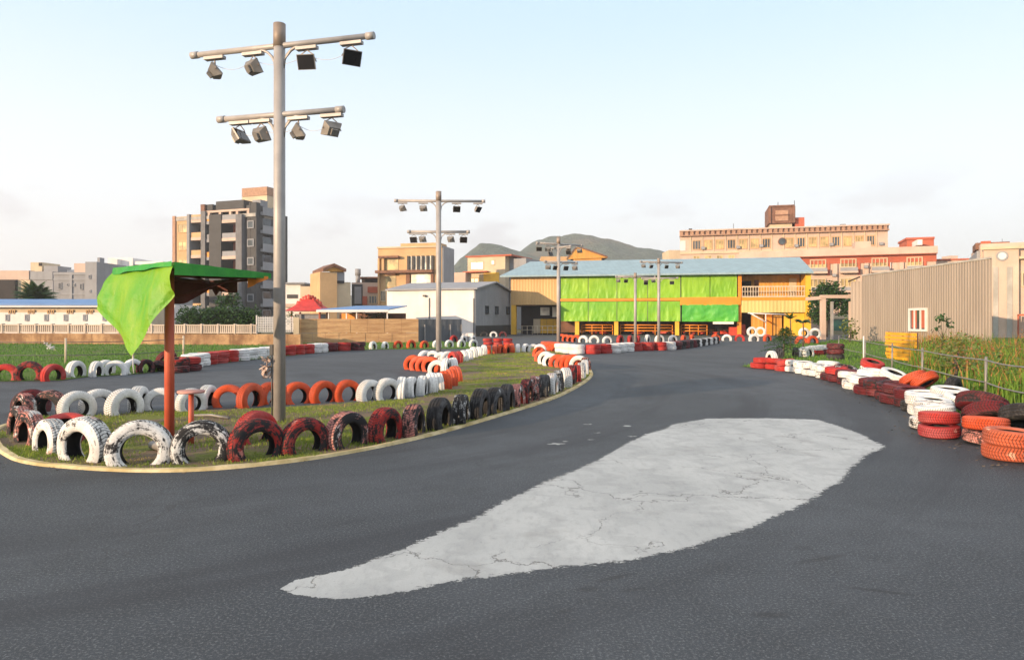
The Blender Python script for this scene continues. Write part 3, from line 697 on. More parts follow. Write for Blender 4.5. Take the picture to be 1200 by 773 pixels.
ORD = 'first second third fourth fifth sixth seventh eighth ninth tenth eleventh twelfth thirteenth fourteenth fifteenth sixteenth seventeenth eighteenth nineteenth twentieth'.split()
ROWTXT = dict(front=('in the row along the yellow line', 'half-buried tyres along the yellow line'), back=('in the row on the island\'s far side', 'half-buried tyres on the far side of the island'),
              tongue=('on the tongue jutting into the far track', 'tyres on the jutting tongue of the island'), tongueback=('behind the orange ones on the tongue', 'tyres on the jutting tongue of the island'),
              islandfar=('in the row closing the island\'s far end', 'half-buried tyres closing the far end of the island'), islandright=('round the island\'s far right corner', 'half-buried tyres round the far right corner of the island'),
              leftouter=('in the row below the left grass bank', 'half-buried tyres below the left bank'), leftpile=('in the loose dark pile beside the red post', 'loose tyres beside the left barrier'),
              leftstack=('in the stacked barrier before the brown walls', 'stacked tyres of the left barrier'), leftfar=('in the arches before the hoarding', 'tyre arches before the hoarding'),
              farstack=('in the stack behind the island\'s far end', 'stacked tyres behind the island'), farmix=('in the mixed arches before the pale shed', 'red and white tyre arches before the shed'), shedfoot=('along the foot of the pale gabled shed', 'tyres along the foot of the shed'),
              midstack=('in the stacked barrier across the middle track', 'stacked tyres across the middle of the track'), midrow=('in the arches before the green curtains', 'tyre arches before the hall'), hallrow=('in the row before the yellow hall corner', 'tyres before the hall'),
              hallrings=('standing upright before the yellow hall', 'white tyres standing before the hall'), hallend=('at the right end before the yellow hall', 'tyres before the hall'), rightstack=('in the stacked barrier along the right verge', 'stacked tyres along the right verge'),
              rightback=('thrown behind the right barrier', 'loose tyres behind the right barrier'), palmrow=('in the arches around the spiky shrub', 'tyre arches around the palm'), palmstack=('stacked right of the spiky shrub', 'stacked tyres beside the palm'), inner=('', 'loose tyres inside the island'))
SHORT = ('rightstack', 'rightback')
grp = {}
for t in TYRES: grp.setdefault((t['row'], t['col'], t['level']), []).append(t)
for (row, colr, lv), L in grp.items():
    L.sort(key=lambda t: t['key'])
    for i, t in enumerate(L):
        how = 'counting away from the camera' if row in SHORT else 'from the left'
        if row in SHORT: pass
        n_ = len(L)
        if row in SHORT: i2 = n_ - 1 - i; od = ORD[i2]
        else: od = ORD[i] if i < 20 else 'twenty-' + ORD[i - 20]
        lab = t['label']
        if not lab:
            who = (lv + ' ' if lv else '') + COLWORD[colr] + ' tyre'
            if n_ == 1: lab = 'the only ' + who + ' ' + ROWTXT[row][0]
            elif row in SHORT: lab = ('nearest ' if od == 'first' else od + ' nearest ') + who + ' ' + ROWTXT[row][0]
            else: lab = od + ' ' + who + ' from the left ' + ROWTXT[row][0]
        tag(t['o'], lab, 'tyre', ROWTXT[row][1])
print('TYRES', len(TYRES))

# ------------------------------------------------------------------ things by the track
M['steel'] = mat('galvanised_steel', (0.36, 0.34, 0.33), 0.5, 0.2, 2.0, metallic=0.15, streak=0.25)
M['steel_dk'] = mat('dull_bracket', (0.30, 0.24, 0.2), 0.55, 0.25, 6.0, metallic=0.2)
M['lamp_body'] = mat('lamp_housing', (0.24, 0.225, 0.21), 0.5, 0.25, 8.0, metallic=0.3)
M['lens'] = mat_glass('lamp_glass', (0.012, 0.012, 0.014), 0.12)
M['cable'] = mat('cable', (0.55, 0.55, 0.55), 0.6, 0.1)
M['cable_dk'] = mat('wire', (0.09, 0.09, 0.09), 0.6, 0.1)
M['rust'] = mat('rusty_lamp', (0.33, 0.1, 0.07), 0.7, 0.3, 9)

def floodlight(parent, p, yaw, pitch, s, body):
    """square floodlight hung at p; yaw 0 shows its glass to -Y, pitch tilts the glass down"""
    R = Matrix.Rotation(yaw, 3, 'Z') @ Matrix.Rotation(pitch, 3, 'X')
    T = lambda v: tuple(R @ (Vector(v) * s) + p)
    a, b_ = .16, .13
    mb = MB()
    fr = [(-a, -.05, -b_), (a, -.05, -b_), (a, -.05, b_), (-a, -.05, b_)]
    md = [(-a, -.02, -b_), (a, -.02, -b_), (a, -.02, b_), (-a, -.02, b_)]
    bk = [(-a * .62, .09, -b_ * .55), (a * .62, .09, -b_ * .55), (a * .62, .09, b_ * .6), (-a * .62, .09, b_ * .6)]
    for A, B in ((fr, md), (md, bk)):
        for i in range(4):
            j = (i + 1) % 4; mb.poly([T(A[i]), T(B[i]), T(B[j]), T(A[j])])
    mb.poly([T(v) for v in bk]); mb.poly([T(v) for v in fr[::-1]])
    mb.hexa([T(v) for v in ((-.055, .085, -.05), (.055, .085, -.05), (.055, .135, -.05), (-.055, .135, -.05), (-.055, .085, .06), (.055, .085, .06), (.055, .135, .06), (-.055, .135, .06))])
    f = mb.build('floodlight', body, parent)
    mb = MB(); c, d_ = a - .012, b_ - .012
    mb.hexa([T(v) for v in ((-c, -.056, -d_), (c, -.056, -d_), (c, -.0515, -d_), (-c, -.0515, -d_), (-c, -.056, d_), (c, -.056, d_), (c, -.0515, d_), (-c, -.0515, d_))])
    mb.build('lens', M['lens'], f)
    mb = MB()
    top = p + Vector((0, 0, .21 * s))
    for sx in (-1, 1):
        mb.tube([T((sx * (a + .012), 0, 0)), tuple(Vector(T((sx * (a + .012) * .7, 0, 0))) * .35 + (top + R @ Vector((sx * .1 * s, 0, 0))) * .65), tuple(top)], .010 * s, 5)
    mb.build('bracket', M['steel_dk'], f)

def light_pole(base, h, r, arms, label, cabl=True, s=1.0):
    """arms: (height, half length left, half length right, yaw, [(offset, yaw, pitch), ...])"""
    t = empty('light_pole', base, label, 'light pole', 'floodlight poles beside the kart track')
    b = Vector(base); ru = {}
    mb = MB(); mb.tube([b, b + Vector((0, 0, h))], [r * 1.06, r], 20)
    mb.build('pole', M['steel'], t)
    mb = MB(); mb.tube([b + Vector((0, 0, h - .32 * s)), b + Vector((0, 0, h + .02))], [r * 1.09, r * 1.09], 20); mb.build('collar', M['steel_dk'], t)
    for (z, ll, lr, yaw, L) in arms:
        u = Vector((math.cos(yaw), math.sin(yaw), 0)); c0 = b + Vector((0, 0, z)); ar = r * .52
        mb = MB(); mb.tube([c0 - u * ll, c0 + u * lr], ar, 12); mb.tube([c0 - u * (ll + .02), c0 - u * (ll - .1 * s)], ar * 1.25, 12); mb.tube([c0 + u * (lr - .1 * s), c0 + u * (lr + .02)], ar * 1.25, 12)
        for sg in (-1, 1):       # curved gussets under the arm
            pts = [c0 + u * sg * (r + .28 * s * math.sin(q)) - Vector((0, 0, ar + .26 * s * (1 - math.cos(q)))) * 1.0 for q in (PI / 2,)]
            arc = [c0 + u * sg * (r * .8 + .30 * s * (1 - math.cos(q))) - Vector((0, 0, .30 * s * (1 - math.sin(q)) + ar * .6)) for q in np.linspace(0, PI / 2, 6)]
            mb.tube(arc, .022 * s, 6)
        arm = mb.build('crossarm', M['steel'], t)
        prev = None
        for (off, fy, fp) in L:
            c1 = c0 + u * off
            mb = MB(); q0 = c1 - Vector((0, 0, ar + .035 * s))
            nn = Vector((-u.y, u.x, 0))
            mb.hexa([tuple(q0 + u * (sx * .165 * s) + nn * (sy * .045 * s) + Vector((0, 0, sz * .022 * s))) for sz in (-1, 1) for sx, sy in ((-1, -1), (1, -1), (1, 1), (-1, 1))])
            mb.build('mount_plate', M['steel'], arm)
            p = c1 - Vector((0, 0, ar + .235 * s))
            floodlight(t, p, fy + yaw, fp, s * .82, M['rust'] if (cabl and off > 1.2 and z < h - 1) else M['lamp_body'])
            if cabl and prev is not None and (prev - p).length < 1.3 * s:
                mb = MB(); mb.tube([prev + (p - prev) * k / 8 - Vector((0, 0, .10 * math.sin(PI * k / 8) - .1)) for k in range(9)], .004, 5); mb.build('cable', M['cable'], t)
            prev = p
    return t, b

p1 = gp(327.5, 494); yw = math.radians(-14.5)
d1 = p1.y
tz = lambda py, d: CH - (py - HY) * d / FP
pole1, b1 = light_pole(p1, tz(30, d1), .081, [
    (tz(54, d1), 1.49, 1.49, yw, [(-1.10, 2.3, -.75), (-.44, 2.75, -.55), (.45, .15, .35), (1.16, .75, .5)]),
    (tz(134.5, d1), 1.02, 1.02, yw, [(-.66, 1.5, -.6), (-.31, 2.85, -.5), (.31, 2.2, -.6), (.85, -2.2, -.65)])],
    'tall nearest grey floodlight pole rising from the grass island', s=1.0)
mb = MB()
mb.tube([(b1.x - .10, b1.y - .03, .0), (b1.x - .10, b1.y - .03, 1.05)], .012, 6); mb.build('conduit', M['cable_dk'], pole1)
mb = MB(); mb.box(b1.x - .125, b1.x - .08, b1.y - .06, b1.y, .98, 1.13); mb.build('switch_box', M['cable_dk'], pole1)
# bundle of rag / dried flowers tied to the pole
M['rag'] = mat('rag', (0.42, 0.24, 0.2), 0.9, 0.6, 22, (0.6, 0.5, 0.45))
mb = MB()
for i in range(26):
    c_ = Vector((b1.x - .18 + rnd(-.05, .05), b1.y - .05 + rnd(-.04, .04), .80 + rnd(-.15, .15)))
    a, e = rnd(0, 6.3), rnd(-1, 1); u = Vector((math.cos(a), math.sin(a), e)) * .05; v = Vector((rnd(-1, 1), rnd(-1, 1), rnd(-1, 1))) * .04
    mb.poly([c_ - u, c_ - v, c_ + u, c_ + v])
mb.tube([(b1.x - .18, b1.y - .05, .68), (b1.x - .16, b1.y - .05, .95), (b1.x - .1, b1.y - .05, .99)], .01, 5)
tag(solo(mb, 'rag_bundle', M['rag'], (b1.x - .18, b1.y - .05, .65)), 'small faded bundle of rags tied to the nearest floodlight pole', 'bundle')

def pole_far(px, py, top, r, arms, label, s=1.0):
    b = gp(px, py); d = b.y
    A = []
    for (ay, x0, x1, yaw, L) in arms:
        A.append((tz(ay, d), (px - x0) * d / FP, (x1 - px) * d / FP, yaw, [((lx - px) * d / FP, fy, fp) for lx, fy, fp in L]))
    light_pole(b, tz(top, d), r, A, label, cabl=False, s=s)
pole_far(514, 423.5, 225, .092, [(235.5, 463, 568, 0.04, [(472, 2.4, -.6), (496, 2.9, -.6), (535, .2, .4), (560, .9, .6)]), (271.5, 478, 550, .02, [(485, -.3, .4), (495, 2.8, -.5), (528, 2.7, -.5), (543, .2, .3)])],
         'grey floodlight pole behind the orange tyre tongue, second tallest')
pole_far(654.5, 410.5, 278, .085, [(286, 625, 688, .5, [(628, -.5, .5), (640, 2.6, -.5), (668, .1, .4), (684, 2.2, -.5)]), (290, 636, 676, -.9, [(640, 1.5, -.5), (672, .4, .5)]), (307, 636, 679, .4, [(641, 2.7, -.5), (650, .2, .4), (664, .1, .4), (676, 2.4, -.5)])],
         'grey floodlight pole before the tan upper wall of the hall')
pole_far(772, 402.5, 303, .09, [(307, 748, 803, .3, [(752, 2.4, -.5), (762, .3, .5), (782, .1, .4), (797, 2.4, -.5)]), (326, 752, 794, -.3, [(757, .3, .4), (787, .2, .4)])],
         'grey floodlight pole before the wide green curtains, taller of two')
pole_far(744.5, 402, 320, .085, [(324, 721, 769, .1, [(724, 2.6, -.5), (733, .2, .3), (757, .1, .5), (766, 2.4, -.5)])],
         'short floodlight pole before the green curtains with a single arm')

# shade stand: red post, square roof frame, green tarpaulin over it
M['redpost'] = mat('red_post_paint', (0.60, 0.10, 0.05), 0.55, 0.3, 2.0, (0.55, 0.12, 0.06), streak=0.3)
def tarp_mat(nm, ca, cb, cc):
    m, nt, b = new_mat(nm)
    co = coords(nt)
    f = noise(nt, co, 1.6, 4); g = noise(nt, coords(nt, 'Object', (1, 1, .25)), 9, 4)
    c = mix(nt, ramp(nt, f, 0.3, 0.72), ca, cb)
    c = mix(nt, mth(nt, 'MULTIPLY', ramp(nt, g, 0.45, 0.7), 0.3), c, cc)
    nt.links.new(c, b.inputs['Base Color']); b.inputs['Roughness'].default_value = 0.52
    tr = nt.nodes.new('ShaderNodeBsdfTranslucent'); nt.links.new(c, tr.inputs['Color'])
    ms = nt.nodes.new('ShaderNodeMixShader'); ms.inputs[0].default_value = 0.22
    nt.links.new(b.outputs[0], ms.inputs[1]); nt.links.new(tr.outputs[0], ms.inputs[2]); nt.links.new(ms.outputs[0], nt.nodes['Material Output'].inputs['Surface'])
    bump(nt, b, mth(nt, 'ADD', mth(nt, 'ABSOLUTE', mth(nt, 'SUBTRACT', noise(nt, co, 5, 5, .6), .5)), mth(nt, 'MULTIPLY', g, .5)), 0.9, 0.035)
    return m
M['tarp'] = tarp_mat('green_tarpaulin', (0.012, 0.22, 0.03), (0.04, 0.33, 0.03), (0.05, 0.36, 0.03)); M['tarp_flap'] = tarp_mat('green_tarpaulin_flap', (0.075, 0.33, 0.012), (0.21, 0.41, 0.008), (0.33, 0.43, 0.01))
M['tarp_red'] = mat('maroon_cloth', (0.11, 0.028, 0.022), 0.8, 0.4, 3)
M['orange_cloth'] = mat('orange_cloth', (0.65, 0.2, 0.03), 0.8, 0.3, 3)
pb = gp(198.5, 517)
st = empty('shade_stand', pb, 'red post with a square roof under a drooping bright green tarpaulin', 'shade stand')
Nc, Lc, Rc = at(205, 308, 7.95), at(135, 316, 8.8), at(318, 321.5, 9.1)
Fc = Lc + Rc - Nc
mb = MB(); mb.tube([pb, (pb.x, pb.y, 2.1)], [.058, .055], 18); mb.build('post', M['redpost'], st)
mb = MB()
ctr = (Lc + Rc) / 2
for A, B in ((Nc, Lc), (Nc, Rc), (Rc, Fc), (Lc, Fc), (Lc, Rc), (Nc, Fc)):
    A2, B2 = ctr * .09 + A * .91, ctr * .09 + B * .91
    mb.tube([A2 - Vector((0, 0, .06)), B2 - Vector((0, 0, .06))], .018, 6)
mb.tube([(pb.x, pb.y, 1.75), (Rc * .5 + ctr * .5) - Vector((0, 0, .08))], .02, 6)
mb.build('roof_frame', M['tarp_red'], st)
mb = MB(); P = []
K = 22
for i in range(K + 1):
    row = []
    for j in range(K + 1):
        u, v = i / K, j / K
        p = Nc * (1 - u) * (1 - v) + Lc * u * (1 - v) + Rc * (1 - u) * v + Fc * u * v
        sag = -.05 * math.sin(PI * u) * math.sin(PI * v) + .012 * mnoise.noise(Vector((u * 5, v * 5, 2)))
        row.append(tuple(p + Vector((0, 0, sag + .012))))
    P.append(row)
mb.grid(P); tp = mb.build('tarpaulin', M['tarp'], st)
# drooping flap on the left edge
P1, P2, P3, P4, P5 = Lc, Nc, at(201, 347, 7.93), at(156, 417, 8.15), at(114, 362, 8.75)
def lerp(a, b_, t): return a + (b_ - a) * t
P = []
nu = 30; nv = 34
for i in range(nv + 1):
    v = i / nv; row = []
    l = lerp(P1, P5, v) if v < 1 else P5
    r_ = lerp(P2, P3, min(1, v * 1.0))
    for j in range(nu + 1):
        u = j / nu
        # the bottom edge is the V  P5 -> P4 -> P3
        bt = lerp(P5, P4, u / .5) if u < .5 else lerp(P4, P3, (u - .5) / .5)
        tpnt = lerp(P1, P2, u)
        p = lerp(tpnt, bt, v)
        # folds run from the top edge to the hanging corner, deeper lower down
        fold = .034 * math.sin(u * 17 + 1.2 * math.sin(v * 3)) * (v ** .8) * (1 - .4 * v) + .03 * math.sin(u * 7.0 + v * 2 + 1) * v
        fold += .03 * mnoise.noise(Vector((u * 4, v * 3, 7)))
        out = .10 * math.sin(PI * min(1, v * 1.1)) * .5
        p = p + Vector((-.55, -.8, 0)) * (fold + out)
        # pulled creases near the roof edge
        p.z += -.02 * math.sin(u * PI) * math.sin(PI * v)
        row.append(tuple(p))
    P.append(row)
mb = MB(); mb.grid(P); fl = mb.build('flap', M['tarp_flap'], st)
# front edge valance, short and taut
P = []
for i in range(5):
    v = i / 4
    P.append([tuple(lerp(Nc, Rc, j / 20) + Vector((.006 * math.sin(j * 1.7), -.012, .012 - v * (.15 - .085 * j / 20) * 1))) for j in range(21)])
mb = MB(); mb.grid(P); mb.build('valance', M['tarp'], st)
P = []
for i in range(5):
    v = i / 4
    P.append([tuple(lerp(Lc, Nc, j / 20) + Vector((-.55, -.8, 0)) * (.03 + .05 * v * math.sin(PI * j / 20) + .012 * math.sin(j * 1.3 + v)) + Vector((0, 0, .02 - v * (.085 - .03 * j / 20) * (1 + .1 * math.sin(j * .7))))) for j in range(21)])
mb = MB(); mb.grid(P); mb.build('valance', M['tarp'], st)
P = []
for i in range(7):
    v = i / 6
    rw = []
    for j in range(25):
        u = j / 24
        drop = .10 + .26 * abs(math.sin(u * PI * 1.5 + .3)) * (1 if u < .72 else .35)
        p = lerp(lerp(Lc, Fc, .35), lerp(Fc, Rc, .2), u)
        p = lerp(Lc, Fc, .3 + u * .7 / .6) if u < .6 else lerp(Fc, Rc, (u - .6) / .4 * .5)
        rw.append(tuple(p + Vector((.02 * math.sin(j), -.02, -.02 - v * drop))))
    P.append(rw)
mb = MB(); mb.grid(P); mb.build('back_cloth', M['tarp_red'], st)
oc = at(300, 322, 9.0)
mb = MB(); mb.grid([[tuple(oc + Vector((a * .26 - .1, -.02 + .03 * math.sin(a * 9), -.02 - v_ * (.03 + .12 * (1 - a))))) for a in (0, .25, .5, .75, 1)] for v_ in (0, .5, 1)])
mb.build('orange_rag', M['orange_cloth'], st)
mb = MB(); mb.tube([P4, P4 - Vector((0, 0, .12)), P4 - Vector((-.01, 0, .2))], .006, 5); mb.build('tie_cord', M['cable'], st)

# round table on a post
M['tabletop'] = mat('faded_red_top', (0.55, 0.27, 0.23), 0.6, 0.2, 5)
tb = gp(224, 521)
t = empty('round_table', tb, 'small round faded red table on one orange post', 'table')
mb = MB(); mb.tube([tb, tb + Vector((0, 0, .62))], [.032, .03], 12); mb.build('table_post', M['redpost'], t)
mb = MB(); mb.revolve([(.62, 0.001), (.62, .145), (.63, .155), (.645, .155), (.652, .145), (.652, .001)], 30, axis='Z'); 
mb.v = [(x + tb.x, y + tb.y, z) for x, y, z in mb.v]; mb.build('table_top', M['tabletop'], t)
# dark pipe end lying inside the biggest white tyre
pp_ = gp(154, 532)
mb = MB(); mb.revolve([(-.28, .045), (.0, .045), (.0, .036), (-.26, .036)], 18, axis='Y')
R = Matrix.Rotation(.9, 3, 'Z')
mb.v = [tuple(R @ Vector((x, y, z)) + Vector((pp_.x + .1, pp_.y + .25, .06))) for x, y, z in mb.v]
tag(solo(mb, 'pipe', M['lamp_body'], (pp_.x + .1, pp_.y + .25, .02)), 'short grey pipe lying inside the largest white tyre of the front row', 'pipe')
mb = MB(); a = gp(225, 489); b_ = gp(268, 492)
mb.tube([(a.x, a.y, .03), ((a.x + b_.x) / 2, (a.y + b_.y) / 2 + .05, .05), (b_.x, b_.y, .03)], .02, 8)
tag(solo(mb, 'stick', M['lamp_body'], (a.x, a.y, .02)), 'thin grey stick lying on the island grass by the round table', 'stick')

# leaf helper --------------------------------------------------------
def leaf_mat(name, c1, c2, tl=0.2):
    m, nt, b = new_mat(name)
    f = noise(nt, coords(nt), 3.0, 4); g = noise(nt, coords(nt), 40, 2)
    c = mix(nt, ramp(nt, f, 0.3, 0.7), c1, c2); c = mix(nt, mth(nt, 'MULTIPLY', ramp(nt, g, .4, .7), .4), c, dark(c1, .6))
    nt.links.new(c, b.inputs['Base Color']); b.inputs['Roughness'].default_value = 0.55; b.inputs['Specular IOR Level'].default_value = 0.25
    tr = nt.nodes.new('ShaderNodeBsdfTranslucent'); nt.links.new(c, tr.inputs['Color'])
    ms = nt.nodes.new('ShaderNodeMixShader'); ms.inputs[0].default_value = tl
    nt.links.new(b.outputs[0], ms.inputs[1]); nt.links.new(tr.outputs[0], ms.inputs[2]); nt.links.new(ms.outputs[0], nt.nodes['Material Output'].inputs['Surface'])
    return m
M['leaf'] = leaf_mat('leaf_green', (0.025, 0.06, 0.015), (0.06, 0.11, 0.025))
M['leaf_dk'] = leaf_mat('leaf_dark', (0.018, 0.055, 0.014), (0.045, 0.11, 0.022), .12)
M['leaf_lt'] = leaf_mat('leaf_yellowish', (0.09, 0.14, 0.03), (0.2, 0.22, 0.06))
M['bark'] = mat('bark', (0.13, 0.10, 0.075), 0.9, 0.5, 6, bmp=.5)
def leaf_blob(mb, c0, rx, ry, rz, n, s, clump=2.2, thr=-.05):
    k = 0
    while k < n:
        v = Vector((rnd(-1, 1), rnd(-1, 1), rnd(-1, 1)))
        if v.length > 1 or v.length < .25: continue
        p = Vector(c0) + Vector((v.x * rx, v.y * ry, v.z * rz))
        if mnoise.noise(p * clump / max(rx, .3)) + (1 - v.length) * .35 < thr: 
            n -= .35; continue
        a, e = rnd(0, 2 * PI), rnd(-1.0, .8)
        u = Vector((math.cos(a) * math.cos(e), math.sin(a) * math.cos(e), math.sin(e))) * s * rnd(.7, 1.3)
        w_ = u.cross(Vector((rnd(-1, 1), rnd(-1, 1), 1))).normalized() * s * .38
        mb.poly([p, p + u * .5 + w_, p + u, p + u * .5 - w_]); k += 1
def tree(name, loc, h, tr, blobs, label, cat='tree', leaf='leaf', s=.22, n=260, group=None):
    t = empty(name, loc, label, cat, group); L = Vector(loc); mb = MB()
    top = L + Vector((rnd(-.1, .1), 0, h * .55))
    mb.tube([L, L + Vector((.05, .02, h * .3)), top], [tr, tr * .8, tr * .55], 9)
    for (bx, by, bz, rx, ry, rz) in blobs:
        c_ = L + Vector((bx, by, bz))
        mb.tube([top - Vector((0, 0, h * .12)), (top + c_) / 2 + Vector((0, 0, -.1)), c_], [tr * .45, tr * .3, tr * .12], 6)
    mb.build('trunk', M['bark'], t)
    mb = MB()
    for (bx, by, bz, rx, ry, rz) in blobs: leaf_blob(mb, L + Vector((bx, by, bz)), rx, ry, rz, int(n * rx * rz), s)
    mb.build('crown', M[leaf], t)
    return t
def palm(name, loc, h, tr, nf, fl, label, leaf='leaf_dk', up=.9, wid=.11, droop=1.0, cat='palm'):
    t = empty(name, loc, label, cat); L = Vector(loc); mb = MB()
    mb.tube([L, L + Vector((.04, 0, h * .5)), L + Vector((0, 0, h))], [tr * 1.2, tr, tr * .9], 10); mb.build('trunk', M['bark'], t)
    mb = MB(); top = L + Vector((0, 0, h))
    for i in range(nf):
        a = 2.4 * i + rnd(-.2, .2); e0 = up * (1 - i / nf * 1.15) + rnd(-.1, .1); ln = fl * rnd(.8, 1.1)
        p = top.copy(); dirv = Vector((math.cos(a), math.sin(a), 0)); prev = None; K = 12; pts = []
        e = e0 + .5
        for k in range(K + 1):
            pts.append(p.copy()); p = p + (dirv * math.cos(e) + Vector((0, 0, math.sin(e)))) * ln / K; e -= droop * 1.6 / K
        mb.tube(pts, [.018 * fl * (1 - .8 * k / K) for k in range(K + 1)], 4)
        sd_ = Vector((-dirv.y, dirv.x, 0))
        for k in range(1, K + 1):
            for q in (0, .5):
                c_ = pts[k - 1] + (pts[k] - pts[k - 1]) * q
                f = (k + q) / K; w_ = fl * .30 * math.sin(PI * min(1, .15 + f * .85)) ** .7
                for sg in (-1, 1):
                    tip = c_ + sd_ * sg * w_ + dirv * w_ * .55 - Vector((0, 0, w_ * .35))
                    hw = (pts[k] - pts[k - 1]).normalized() * wid * fl * .12
                    mb.poly([c_ - hw, c_ + hw, tip])
    mb.build('fronds', M[leaf], t)
    return t

# palms, hedge and trees
pl = gp(918, 419)
t = empty('spiky_shrub', pl, 'low spiky dark green shrub among tyres at the right bend', 'shrub')
mb = MB(); mb.tube([pl, pl + Vector((.02, 0, .6)), pl + Vector((.14, 0, 1.25))], [.045, .03, .01], 7); mb.build('trunk', M['bark'], t)
mb = MB()
for k in range(46):
    q = (k / 46) ** .8; z0 = .12 + q * 1.02; a = 2.4 * k + rnd(-.3, .3); ln = (.78 * (1 - q) + .16) * rnd(.75, 1.15); dv = Vector((math.cos(a), math.sin(a), 0)); c0 = pl + Vector((.12 * q * q, 0, z0))
    pts = [c0 + dv * ln * s_ + Vector((0, 0, ln * (.55 * s_ - .5 * s_ * s_))) for s_ in np.linspace(0, 1, 7)]
    mb.tube(pts, [.011 * (1 - s_ * .8) for s_ in np.linspace(0, 1, 7)], 4)
    for s_ in np.linspace(.12, 1, 15):
        c_ = c0 + dv * ln * s_ + Vector((0, 0, ln * (.55 * s_ - .5 * s_ * s_)))
        for m_ in range(4):
            d_ = (dv * rnd(.2, .8) + Vector((rnd(-1, 1), rnd(-1, 1), rnd(-.5, .9)))).normalized() * rnd(.07, .13); sd_ = d_.cross(Vector((rnd(-1, 1), rnd(-1, 1), 1))).normalized() * .011
            mb.poly([c_ - sd_, c_ + sd_, c_ + d_])
mb.build('foliage', M['leaf_dk'], t)
pl = gp(941, 408); palm('young_tree', pl, 1.35, .035, 12, .6, 'thin young tree with a small dark tuft by the yellow wall', 'leaf_dk', .4, .3, 1.0, 'tree')
pl = gp(926, 410); palm('young_tree', pl, 1.55, .03, 8, .4, 'slender sapling behind the spiky shrub, thinner than its neighbour', 'leaf', .9, .3, .5, 'tree')
def hm(px, d): return (px - CX) * d / FP
palm('date_palm', (hm(42, 62), 62, 0), 3.0, .28, 46, 2.3, 'dark date palm beside the dark wall on the far left', 'leaf_dk', 1.3, .2, .85)
mb = MB(); HD = 52
for i in range(30):
    x = hm(213 + i * 3.0, HD); hgt = 2.35 + .35 * mnoise.noise(Vector((i * .5, 0, 0)))
    leaf_blob(mb, (x, HD + rnd(-.3, .3), hgt * .5), .5, .8, hgt * .55, 420, .19)
tag(solo(mb, 'hedge', M['leaf_dk'], (hm(255, HD), HD, 0)), 'dark green clipped hedge below the grey apartment tower', 'hedge')
tree('bushy_tree', (hm(268, 54), 54, 0), 3.4, .12, [(0, 0, 2.5, .9, .9, 1.0), (.4, 0, 3.1, .6, .6, .7), (-.5, .1, 2.9, .6, .6, .6)], 'bushy dark tree rising above the hedge before the tower', leaf='leaf_dk', n=500, s=.2)
tree('bushy_tree', (hm(341, 56), 56, 0), 2.2, .1, [(0, 0, 1.5, .6, .6, .7)], 'small dark bush beside the white lattice fence', leaf='leaf_dk', n=600, s=.15)
tree('broadleaf_tree', (hm(968, 60), 60, 0), 5.0, .16, [(-.3, 0, 3.2, 1.3, 1.1, 1.3), (.5, .2, 4.0, 1.2, 1.0, .9), (-.5, .2, 2.0, 1.0, .9, .9), (1.6, 0, 2.6, .9, .9, .9), (1.1, .3, 3.3, .9, .9, .8)], 'dark leafy tree between the yellow hall and the ribbed shed', leaf='leaf_dk', n=800, s=.24)
# leafy weeds and one sapling on the right verge
for (x, y, h, lab) in ((10.9, 17.2, .95, 'leafy yellowish bush before the ribbed shed near its window'), (12.6, 19.8, 1.1, 'pale green bush before the ribbed shed at its lower wall'), (13.8, 15.6, 1.25, 'yellow-green bush at the end corner of the ribbed shed')):
    tree('bush', (x, y, 0), h, .04, [(0, 0, h * .6, .55, .5, h * .42), (.35, .1, h * .45, .4, .4, h * .3), (-.4, 0, h * .4, .4, .4, h * .3)], lab, 'bush', 'leaf_lt', s=.11, n=520)
tree('dry_bush', (hm(996, 45), 45, 0), 1.6, .05, [(0, 0, .9, .6, .5, .8)], 'dry brown bush at the far corner of the ribbed shed', 'bush', 'leaf_lt', s=.2, n=400)
M['leaf_mid'] = leaf_mat('leaf_mid', (0.05, 0.11, 0.02), (0.14, 0.2, 0.04)); M['leaf_rust'] = leaf_mat('leaf_rust', (0.22, 0.09, 0.035), (0.34, 0.16, 0.06))
for nm, mk, cnt, sd_, lab_ in (('undergrowth', 'leaf_mid', 60, 3, 'green leafy undergrowth among the tall weeds on the right'), ('undergrowth', 'leaf_rust', 26, 5, 'rust-brown dry seed heads among the tall weeds on the right')):
    random.seed(sd_); mb = MB(); k = 0
    while k < cnt:
        y = rnd(9.5, 31); x = y * rnd(.60, .98)
        if x < 7.3 + (y - 9) * .27 or x > 22.6: continue
        hh = rnd(.25, .52) * (1 if mk == 'leaf_mid' else 1.35)
        leaf_blob(mb, (x, y, hh if mk == 'leaf_mid' else hh + .15), rnd(.25, .5), rnd(.25, .5), hh * .9, 110, .085 if mk == 'leaf_mid' else .06); k += 1
    tag(mb.build(nm, M[mk]), lab_, 'weeds', kind='stuff')
random.seed(77)
tree('sapling', (16.8, 27.4, 0), 1.75, .022, [(0, 0, 1.55, .3, .25, .16), (.3, 0, 1.3, .22, .2, .16), (-.2, 0, 1.2, .2, .2, .14)], 'thin dark-leaved sapling just right of the ribbed shed window', 'sapling', 'leaf_dk', s=.15, n=700)

